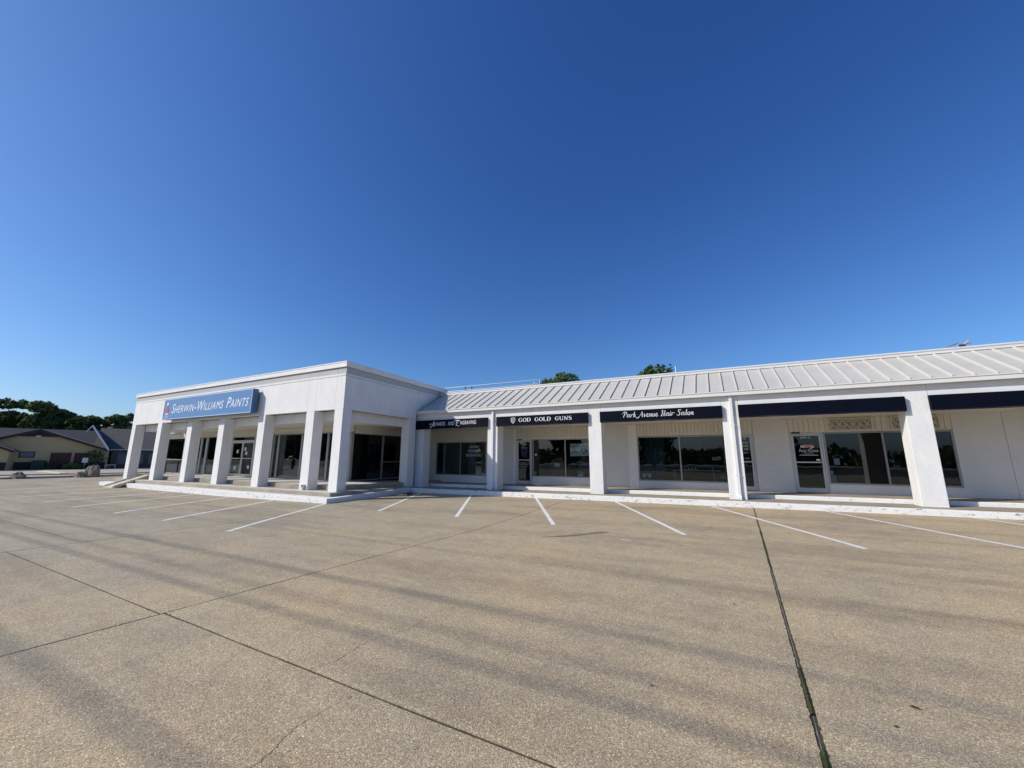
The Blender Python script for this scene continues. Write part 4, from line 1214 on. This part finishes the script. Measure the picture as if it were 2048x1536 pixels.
tbx = tag(build(MB().tube([(0.116, 18.3, 0.747), (0.116, 18.3, 0.864)], .10, 12, .07), "teal_bowl", TEALP, None, loc=(0.116, 18.3, 0.747)), "teal plastic bowl on the sill at the right of the salon window", "bowl")
flat_thing("window_notice", "pale paper notice taped inside the shop window right of the flower decal door", "notice", DECAL, 3.711, 3.876, 1.358, 1.581, yi)
flat_thing("stick_notice", "small pale card at the lower left corner of the right shop window", "card", DECAL, 3.566, 3.643, 1.009, 1.145, yi-.01)
flat_thing("blue_leaflet", "pale blue leaflet at the bottom left of the right shop window", "leaflet", mat("leaflet_blue", (.12, .26, .34), .6), 3.566, 3.702, 0.747, 0.980, yi-.015)
# paint store interior
flat_thing("blue_display", "tall blue display panel inside the paint store window", "display panel", BLUEP, -22.1, -21.86, .45, 1.65, SY+.12)
for i, (xx, yy, w_, h_) in enumerate(((-31.8, 15.0, .9, .55), (-30.9, 16.2, 1.2, .5), (-28.6, 16.5, 1.5, 1.3), (-20.9, 16.8, 1.8, 1.5), (-18.4, 16.4, 1.0, 1.7))):
    s_ = thing("shelf_unit", ("low pale counter nearest the left end of the paint store interior", "low pale counter behind the second paint store window", "stocked shelf left of the paint store doors", "long stocked shelf behind the window right of the blue panel", "tall stocked shelf near the right corner inside the paint store")[i], "shelf", (xx, yy, .385))
    part("carcass", INT_C, s_, (xx-w_/2, xx+w_/2, yy, yy+.4, .386, .386+h_))
    for q in range(1, 4):
        part("shelf_board", PAPER, s_, (xx-w_/2, xx+w_/2, yy-.08, yy-.002, .386+h_*q/4, .41+h_*q/4))
        for r_ in range(int(w_/.3)):
            part("paint_can", random.choice((LETTER, BLUEP, REDL, TABLEM)), s_, (xx-w_/2+.05+r_*.3, xx-w_/2+.22+r_*.3, yy-.075, yy-.01, .411+h_*q/4, .411+h_*q/4+.16))
flat_thing("white_window_sign", "narrow white sign hanging left of the paint store doors", "sign", PAPER, -27.4, -26.95, 2.1, 2.7, SY+.12)

# ============================================================ ROOF-TOP THINGS
pr = thing("roof_pipe_run", "two thin pale pipes on short black feet above the left part of the cream roof", "pipes", (-13, 22, 4.98))
for z in (6.40, 6.13):
    build(MB().tube([(-17.0, 22, z+.02), (-9.7, 22, z)], .022, 6), "pipe", GALV, pr)
for x in (-15.25, -14.72, -9.97, -9.6):
    build(MB().tube([(x, 22.05, 4.98), (x, 22.05, 6.42)], .03, 6), "post", BLACK if x < -12 else GALV, pr)
hv = thing("roof_antenna", "small tilted metal antenna on the roof at the far right", "antenna", (9.1, 22, 4.98))
build(MB().tube([(9.1, 22, 4.98), (9.1, 22, 6.2)], .03, 6), "mast", GALV, hv)
build(MB().tube([(8.75, 22, 6.12), (9.15, 22.1, 6.27)], .03, 6), "dipole", GALV, hv)
build(MB().tube([(9.2, 22, 6.10), (9.42, 22, 6.30)], .035, 6), "dipole", GALV, hv)
part("amplifier", DTRIM, hv, (9.12, 9.3, 21.95, 22.1, 6.05, 6.17))
part("bracket", GALV, hv, (9.36, 9.48, 21.95, 22.1, 6.18, 6.28))
vt = thing("roof_vent", "thin white vent pipe standing above the ridge right of the second roof tree", "vent pipe", (-1.1, 22, 4.98))
build(MB().tube([(-1.6, 22, 4.98), (-1.6, 22, 6.33)], .04, 8), "pipe", GALV, vt)
build(MB().tube([(-1.6, 22, 6.331), (-1.6, 22, 6.39)], .065, 8), "cap", GALV, vt)

# ============================================================ TREES
def leaf_crown(lumps, n, size, seed, flat=.75):
    rng = np.random.default_rng(seed)
    V = []; F = []
    wts = np.array([l[3]*l[3]*l[4] for l in lumps]); wts = wts/wts.sum()
    idx = rng.choice(len(lumps), n, p=wts)
    d = rng.normal(size=(n, 3)); d /= np.linalg.norm(d, axis=1)[:, None]
    rr = rng.uniform(.55, 1.04, n)**.6
    L = np.array([[l[0], l[1], l[2]] for l in lumps])[idx]; R = np.array([[l[3], l[3], l[4]] for l in lumps])[idx]
    P = L + d*R*rr[:, None]
    a = rng.normal(size=(n, 3)); a /= np.linalg.norm(a, axis=1)[:, None]
    b = np.cross(a, d + rng.normal(scale=.6, size=(n, 3))); b /= (np.linalg.norm(b, axis=1)[:, None]+1e-9)
    s = size*rng.uniform(.5, 1.2, n)[:, None]
    V = np.concatenate([P-a*s, P+b*s*.55, P+a*s, P-b*s*.55], axis=1).reshape(-1, 3)
    F = np.arange(n*4).reshape(-1, 4)
    return V, F
def tree(name, label, x, y, z0, ztop, r, n, leaf, seed, size=.3, trunk_r=.22, group=None, low=.25, nl=9, top=True):
    rnd = random.Random(seed)
    t = thing(name, label, "tree", (x, y, z0), group)
    H_ = ztop-z0; lumps = []
    for i in range(int(nl*1.7)):
        a = rnd.uniform(0, 6.28); q = rnd.uniform(.1, .85)*r
        zz = z0 + H_*rnd.uniform(low+.12, .97 - .3*(q/r)**2); rad = r*rnd.uniform(.20, .42)
        zz = min(zz, ztop-rad*.75)
        lumps.append((x+q*math.cos(a), y+q*math.sin(a), zz, rad, rad*.75))
    if top: lumps.append((x+r*rnd.uniform(-.2, .2), y, ztop-r*.38, r*.62, r*.36))
    else: lumps.append((x+r*.1, y, ztop-r*.14, r*.2, r*.14)); lumps.append((x-r*.15, y, ztop-r*.42, r*.55, r*.24));
    lumps.append((x, y, z0+H_*.55, r*.7, H_*.25))
    V, F = leaf_crown(lumps, n, size, seed)
    me = bpy.data.meshes.new("crown"); me.from_pydata((V-np.array([x, y, z0])).tolist(), [], F.tolist()); me.materials.append(leaf)
    o = bpy.data.objects.new("crown", me); C.objects.link(o); o.parent = t
    tk = MB(); tk.tube([(x, y, z0-.3), (x+.1*r*rnd.uniform(-1, 1), y, z0+H_*.35), (x, y, z0+H_*.75)], trunk_r, 8, trunk_r*.35)
    for l in lumps[:5]:
        tk.tube([(x, y, z0+H_*.3), (lerp(x, l[0], .5), lerp(y, l[1], .5), lerp(z0+H_*.3, l[2], .6)), l[:3]], trunk_r*.4, 6, trunk_r*.12)
    build(tk, "trunk", BARK, t)
    return t
tree("roof_line_tree", "green treetop showing above the roof beside the thin roof pipes", -12.5, 33, 0, 9.25, 2.9, 7500, LEAF_B, 11, .19, top=False, nl=12, group="treetops above the shop roof")
tree("roof_line_tree", "green treetop showing above the middle of the roof, right of the pipe run", -3.4, 33, 0, 9.05, 2.9, 7500, LEAF_B, 19, .19, top=False, nl=12, group="treetops above the shop roof")
U = Vector((.35, .937, 0)).normalized(); PB = Vector((-78.8, 18, 0))
def bgp(u, z, k=1.0, back=0.0):
    """point on the plane of the far facade (u along it), or on a deeper parallel plane"""
    nrm = Vector((-U.y, U.x, 0))
    p = PB + U*u + nrm*back
    return Vector((p.x, p.y, z))
far = [(-11.8, 10.6, 2.4), (-10.5, 11.2, 2.2), (-9.2, 11.6, 2.2), (-5.8, 10.8, 2.5), (-4.9, 10.4, 2.3), (-3.9, 9.9, 2.2), (-1.1, 8.6, 2.2), (0.2, 9.0, 2.1), (1.7, 9.2, 2.1), (4.0, 9.2, 2.1), (5.3, 9.8, 2.0), (7.9, 10.5, 2.4)]
names = ["tallest dark evergreen at the left edge of the picture", "tall dark tree above the tan house gable, left of its ridge", "dense dark tree directly behind the tan house ridge", "dark tree right of the tan house ridge", "lower dark tree where the tree line steps down", "small dark tree above the right slope of the tan house", "low tree in the dip of the tree line", "dark tree behind the slate roofed house", "tree top against the left column of the paint store", "tree hidden mostly behind the first store column", "tree seen between the first two store columns", "rightmost tree behind the slate roofed house"]
for i, (u_, zt, r) in enumerate(far):
    q = bgp(u_, 0, back=24 + (i % 3)*4)
    tree("background_tree", names[i], q.x, q.y, -.3, zt, r*1.15, 5200, LEAF_A if i % 3 else LEAF_B, 40+i, .34, .3, "trees behind the houses at the left", low=-.05, nl=12, top=bool(i % 2))

# ============================================================ FAR HOUSES (left background)
NB = Vector((-U.y, U.x, 0))
def B(u, v, z):
    p = PB + U*u + NB*v; return (p.x, p.y, z)
def bbox(mb, u0, u1, v0, v1, z0, z1):
    return mb.hexa([B(u0, v0, z0), B(u1, v0, z0), B(u1, v1, z0), B(u0, v1, z0)], [B(u0, v0, z1), B(u1, v0, z1), B(u1, v1, z1), B(u0, v1, z1)])
def bpart(name, m, parent, *bs, **k):
    mb = MB()
    for q in bs: bbox(mb, *q)
    return build(mb, name, m, parent, **k)
tan = thing("tan_house", "tan sided building with dark trim and maroon doors beyond the lot at the far left", "building", B(-1.5, 4, -.3))
def gable(u0, ur, u1, ze, zr, v, d, m, name, base=-.4):
    mb = MB().prism([B(u0, v, base), B(u1, v, base), B(u1, v, ze), B(ur, v, zr), B(u0, v, ze)], tuple(NB*d)); return build(mb, name, m, tan)
gable(-8.05, -1.5, 5.05, 2.15, 4.75, 0, 10, TANW, "wall")
def slope(parent, u0, z0, u1, z1, v0, v1, t, m, name):
    mb = MB().prism([B(u0, v0, z0), B(u1, v0, z1), B(u1, v0, z1+t), B(u0, v0, z0+t)], tuple(NB*(v1-v0))); return build(mb, name, m, parent)
slope(tan, -1.5, 4.78, 5.35, 2.12, -.5, 10.5, .16, SHING, "roof_slope"); slope(tan, -8.4, 2.12, -1.5, 4.78, -.5, 10.5, .16, SHING, "roof_slope")
slope(tan, -1.5, 4.68, 5.4, 2.02, -.6, -.52, .30, DTRIM, "rake_board"); slope(tan, -8.4, 2.02, -1.5, 4.68, -.6, -.52, .30, DTRIM, "rake_board")
mb = MB().prism([B(-3.2, -.2, 4.0), B(.2, -.2, 4.0), B(-1.5, -.2, 4.66)], tuple(NB*.15)); build(mb, "gable_vent", DTRIM, tan)
mb = MB().prism([B(-12, -3, -.4), B(-3.2, -3, -.4), B(-3.2, -3, 2.15), B(-7, -3, 4.0), B(-12, -3, 1.7)], tuple(NB*2.98)); build(mb, "front_wing_wall", TANW, tan)
slope(tan, -7, 4.0, -2.85, 2.0, -3.5, -.55, .16, SHING, "front_wing_roof"); slope(tan, -7, 3.9, -2.8, 1.88, -3.58, -3.52, .26, DTRIM, "rake_board")
bpart("wainscot", WAINS, tan, (-3.15, -.25, -.05, -.002, -.4, .70), (1.75, 1.9, -.05, -.002, -.4, .70), (3.35, 5.04, -.05, -.002, -.4, .70))
bpart("wainscot", WAINS, tan, (-12, -3.2, -3.05, -3.002, -.4, .70))
bpart("garage_door", MAROON, tan, (-.2, 1.68, -.06, -.003, -.3, 1.92)); bpart("garage_door", MAROON, tan, (1.95, 3.3, -.06, -.003, -.3, 1.90))
for u0 in (-.2, 1.95):
    dw = 1.88 if u0 < 0 else 1.35
    bpart("door_trim", TANW, tan, (u0-.12, u0-.01, -.1, -.004, -.3, 2.05), (u0+dw+.01, u0+dw+.12, -.1, -.004, -.3, 2.05), (u0-.12, u0+dw+.12, -.1, -.004, 2.052, 2.16))
wf = bpart("window", DTRIM, tan, (-2.88, -1.56, -.08, -.003, 1.28, 2.04))
bpart("pane", mat("far_pane", (.18, .18, .19), .3), wf, (-2.78, -1.66, -.09, -.082, 1.38, 1.94))
fx = MB(); fx.tube([B(-1.75, -.35, 4.02), B(-1.35, -.3, 4.02)], .10, 8); build(fx, "floodlight", LETTER, tan)
# ridge of the larger wing behind
mb = MB().prism([B(-14, 9, 1.8), B(-14, 14, 5.6), B(-14, 19, 1.8)], tuple(U*17.5)); build(mb, "rear_roof", SHING, tan)
slt = thing("slate_house", "long dark slate roofed building with pale rake board behind the tan house", "building", B(9, 6, -.3))
mb = MB().prism([B(3.2, 2.2, 2.45), B(3.2, 9.5, 5.85), B(3.2, 17, 2.4)], tuple(U*34)); build(mb, "roof", SHING, slt)
bpart("wall", mat("dark_glazed_wall", (.05, .055, .065), .35, var=.5, vscale=.4), slt, (5.3, 37, 2.6, 16, -.4, 2.42))
bpart("gutter", LETTER, slt, (5.1, 37.2, 2.05, 2.18, 2.38, 2.48))
for k_ in range(9):
    bpart("window", mat("far_window", (.10, .12, .14), .2) if k_ == 0 else bpy.data.materials["far_window"], slt, (6+k_*1.7, 7.1+k_*1.7, 2.5, 2.595, .3, 1.9))
mb = MB().prism([B(3.22, -1.2, 5.42), B(5.2, -1.2, 2.15), B(5.2, -1.2, 2.5), B(3.22, -1.2, 5.75)], tuple(NB*.35)); build(mb, "rake_board", WHITE, slt)
mb = MB().prism([B(2.7, -1.2, 4.75), B(3.22, -1.2, 5.6), B(3.22, -1.2, 5.75), B(2.7, -1.2, 4.88)], tuple(NB*.3)); build(mb, "rake_board", WHITE, slt)
mb = MB().prism([B(3.24, -.84, 5.3), B(5.15, -.84, 2.2), B(5.15, 9.2, 2.2), B(3.24, 9.2, 5.3)], (0, 0, .1)); build(mb, "porch_roof", SHING, slt)
# sundries between the lot and the houses
def shrub(label, u, v, r, h, leaf, seed, n=700, z=-.35, parentloc=None):
    p = B(u, v, z); t = thing("shrub", label, "shrub", p)
    V, F = leaf_crown([(p[0], p[1], z+h*.5, r, h*.5), (p[0]+U.x*r*.5, p[1]+U.y*r*.5, z+h*.4, r*.6, h*.4), (p[0]-U.x*r*.6, p[1]-U.y*r*.6, z+h*.35, r*.5, h*.35)], n, .16, seed)
    me = bpy.data.meshes.new("foliage"); me.from_pydata((V-np.array(p)).tolist(), [], F.tolist()); me.materials.append(leaf)
    o = bpy.data.objects.new("foliage", me); C.objects.link(o); o.parent = t
    build(MB().tube([p, (p[0], p[1], z+h*.6)], .05, 6), "stem", BARK, t)
shrub("dry brown shrub in front of the wider maroon door", .5, -1.2, .85, 1.0, LEAF_C, 71)
shrub("dark low shrub beside the boulders", 2.2, -2.0, .9, 1.0, LEAF_A, 72)
shrub("grey leafless bush right of the white sign board", 3.9, -1.6, .8, .9, LEAF_C, 73)
q = B(4.0, -1.0, 0)
tree("ornamental_tree", "scraggly small dark tree in front of the right corner of the tan house", q[0], q[1], -.3, 2.35, 1.3, 520, LEAF_A, 74, .14, .09, low=.35, nl=6)
bn_ = thing("rubbish_bin", "dark green rubbish bin against the tan house wall", "bin", B(-1.0, -.6, -.3))
bpart("bin_body", DGREEN, bn_, (-1.55, -.45, -1.0, -.3, -.3, .80)); bpart("lid", BLACK, bn_, (-1.6, -.4, -1.05, -.25, .802, .90))
for uu in (-1.4, -.6): build(MB().tube([B(uu, -1.02, -.22), B(uu, -1.08, -.22)], .09, 8), "wheel", BLACK, bn_)
sp_ = thing("lot_notice_sign", "small blank white sign board on a thin post near the boulders", "sign", B(3.25, -2.2, -.3))
bpart("sign_board", PAPER, sp_, (2.97, 3.5, -2.25, -2.21, .62, 1.25)); build(MB().tube([B(3.25, -2.18, -.35), B(3.25, -2.18, .9)], .03, 6), "post", GALV, sp_)
sh = thing("sawhorse", "pale yellow wooden barrier frame left of the first store column", "barrier", B(5.6, -1.2, -.3))
bpart("rail", CREAMK, sh, (5.1, 6.2, -1.25, -1.2, .22, .32))
for uu in (5.12, 6.1): bpart("leg", CREAMK, sh, (uu, uu+.09, -1.25, -1.18, -.35, .218))
bpart("panel", REDL, sh, (5.25, 5.6, -1.2, -1.19, -.1, .2))
# kerbs and boulders
kb = MB().prism([(-47.6, -2, -.30), (-46.7, 24, -.30), (-46.4, 24, -.30), (-47.3, -2, -.30)], (0, 0, .26)); build(kb, "lot_edge_kerb", CONC, None, kind="structure")
kb = MB()
kb.hexa([(-60.5, 2, -.36), (-60.2, 2, -.36), (-53.5, 22, -.36), (-53.8, 22, -.36)], [(-60.5, 2, -.16), (-60.2, 2, -.16), (-53.5, 22, -.16), (-53.8, 22, -.16)])
build(kb, "far_kerb", CONC, None, kind="structure")
kb = MB().hexa([(-70, 15.0, -.36), (-60.3, 14.5, -.36), (-60.3, 15.1, -.36), (-70, 15.7, -.36)], [(-70, 15.0, -.2), (-60.3, 14.5, -.2), (-60.3, 15.1, -.2), (-70, 15.7, -.2)]); build(kb, "painted_kerb", CREAMK, None, kind="structure")
mb = MB().strip(fr(-76, -62, 2), fr(-30, 40, 5), lambda x, y: -.36, lambda x, y: -.328); build(mb, "verge", GRASSM, None, kind="structure")
def boulder(label, x, y, z, sx, sy, sz, seed):
    mb = MB(); nu, nv = 16, 9
    for j in range(nv+1):
        th = math.pi*j/nv
        for i in range(nu):
            ph = 2*math.pi*i/nu
            d = Vector((math.sin(th)*math.cos(ph), math.sin(th)*math.sin(ph), math.cos(th)))
            k_ = 1+.28*noise.noise(d*1.7+Vector((seed, 0, 0)))+.10*noise.noise(d*5+Vector((0, seed, 0)))
            e = .75 if d.z > 0 else 1
            mb.v.append((x+sx*d.x*k_, y+sy*d.y*k_, z+sz*abs(d.z)**e*(1 if d.z > 0 else -.4)*k_))
    for j in range(nv):
        for i in range(nu): mb.f.append((j*nu+i, (j+1)*nu+i, (j+1)*nu+(i+1) % nu, j*nu+(i+1) % nu))
    tag(build(mb, "boulder", ROCKM, None, loc=(x, y, z)), label, "rock", "boulders along the far edge of the lot")
boulder("flat topped boulder standing alone at the far left edge of the lot", -47.1, 9.2, -.34, .6, .42, .62, 1.0)
boulder("low rounded boulder, left one of the pair below the white sign board", -46.2, 12.3, -.36, .6, .33, .68, 2.0)
boulder("tall blocky boulder, right one of the pair below the white sign board", -46.0, 13.0, -.36, .5, .34, 1.12, 3.0)
boulder("small round boulder peeping out behind the boulder pair", -47.6, 13.1, -.34, .4, .28, .95, 4.0)

# ============================================================ STREET BEHIND THE CAMERA (seen in the glass; wires shade the lot)
part_road = MB().strip([-200, -100, -50, 0, 50, 100, 200], [-24, -20, -13], lambda x, y: -.2, lambda x, y: -.046)
build(part_road, "street", ROADM, None, kind="structure")
mb = MB().strip([-200, -50, 50, 200], [-45, -36, -24.2], lambda x, y: -.2, lambda x, y: -.03); build(mb, "far_verge", GRASSM, None, kind="structure")
def pole(x, y, label, h=12.6):
    t = thing("utility_pole", label, "utility pole", (x, y, 0), "utility poles along the street")
    build(MB().tube([(x, y, -.3), (x, y, h)], .16, 10, .11), "mast", POLEW, t)
    part("crossarm", POLEW, t, (x-.06, x+.06, y-1.3, y+1.3, h-.55, h-.43))
    for q in (-1.2, -.5, .5, 1.2): build(MB().tube([(x, y+q, h-.43), (x, y+q, h-.25)], .04, 6), "insulator", GALV, t)
pole(-50, -6.1, "wooden utility pole far left along the street behind the viewer"); pole(24, -6.1, "wooden utility pole right along the street behind the viewer")
slope_y = .022
L_ = LDIR/(-LDIR.z)
def wire(y_shadow, x_ref, yw, r, label):
    """straight overhead cable whose shadow falls on the lot; height follows from the sun's slope"""
    h = (y_shadow - yw)/L_.y
    xs_ = fr(-50, 24, 2)
    pts = [(x, yw + slope_y*(x + L_.x*h - x_ref), h) for x in xs_]
    o = build(MB().tube(pts, r, 6), "overhead_cable", CABLE, None, loc=(-13, yw, h)); tag(o, label, "cable", "overhead cables along the street")
wire(5.85, -.8, -5.4, .012, "highest overhead cable, farthest into the lot")
wire(3.92, -.6, -6.0, .020, "second overhead cable from the top")
wire(3.27, -.8, -6.1, .014, "thin third overhead cable")
wire(2.84, -2.3, -6.2, .020, "thick fourth overhead cable")
wire(1.28, -3.5, -9.4, .026, "lowest and thickest overhead cable bundle")
for i, (x, y, zt, r) in enumerate(((-25, -34, 9.5, 4), (-39, -38, 5.0, 3.5), (-9.5, -33, 9.5, 3.6), (9, -39, 5.2, 3.5), (-50, -36, 9, 6), (-78, -44, 8, 7), (40, -40, 9, 6))):
    tree("roadside_tree", ("bushy tree across the street, left of the gun shop reflection", "low round tree across the street", "tall tree across the street reflected in the salon window", "round tree across the street to the right", "wide tree across the street to the left", "tall tree across the street far to the left", "big tree across the street far to the right")[i], x, y, 0, zt, r, 2200, LEAF_A, 90+i, .45, .3, "trees across the street", low=.1, nl=12)
V, F = [], []
rng = random.Random(5)
lumps = [(x, -70+rng.uniform(-6, 6), rng.uniform(.6, 1.6)+(4.5 if x < -110 else 0), rng.uniform(5, 8), rng.uniform(1.6, 3.4)+(3.5 if x < -110 else 0)) for x in range(-460, 160, 7)]
Vv, Ff = leaf_crown(lumps, 42000, 1.0, 99)
me = bpy.data.meshes.new("distant_wood"); me.from_pydata(Vv.tolist(), [], Ff.tolist()); me.materials.append(LEAF_A)
o = bpy.data.objects.new("distant_wood", me); C.objects.link(o); o["kind"] = "stuff"; o["label"] = "dark band of trees beyond the street"
# debris on the lot
rng = random.Random(3)
for i, (x, y, lb) in enumerate(((-1.35, 8.55, "tiny dark leaf left of the long stall line, near its outer tip"), (-.72, 8.02, "tiny dark leaf just off the outer tip of a stall line"),
                            (.02, 5.25, "small dark leaf left of the mossy joint, in the middle distance"), (.95, 5.4, "small dark leaf right of the mossy joint, in the middle distance"),
                            (1.0, 3.75, "curled dark leaf right of the green moss, the largest of the leaves"), (-.55, 3.2, "small dark leaf left of the joint in the foreground"),
                            (.82, 3.45, "small brown leaf close to the right side of the mossy joint in the foreground"))):
    s = .022 if i == 4 else rng.uniform(.009, .016); a = rng.uniform(-.5, .5); ca, sa = math.cos(a), math.sin(a); z = ground_z(x, y)
    mb = MB(); ring = [(x+ca*px*s-sa*py*s, y+sa*px*s+ca*py*s, z+.004+.012*abs(py)) for px, py in ((-1.3, 0), (-.4, .5), (.6, .4), (1.3, 0), (.5, -.45), (-.5, -.4))]
    mb.prism(ring, (0, 0, .002))
    tag(build(mb, "dead_leaf", mat("dead_leaf_brown", (.06, .04, .025), .9) if i == 0 else bpy.data.materials["dead_leaf_brown"], None, loc=(x, y, z)), lb, "leaf", "dry leaves on the lot")
# weed at the foot of the kerb corner
p = (-12.25, 13.6, ground_z(-12.25, 13.6))
V_, F_ = leaf_crown([(p[0], p[1], p[2]+.06, .12, .08)], 90, .035, 7)
me = bpy.data.meshes.new("weed_tuft"); me.from_pydata((V_-np.array(p)).tolist(), [], F_.tolist()); me.materials.append(LEAF_B)
o = bpy.data.objects.new("weed_tuft", me); C.objects.link(o); o.location = p; tag(o, "small green weed growing at the foot of the side kerb", "weed")
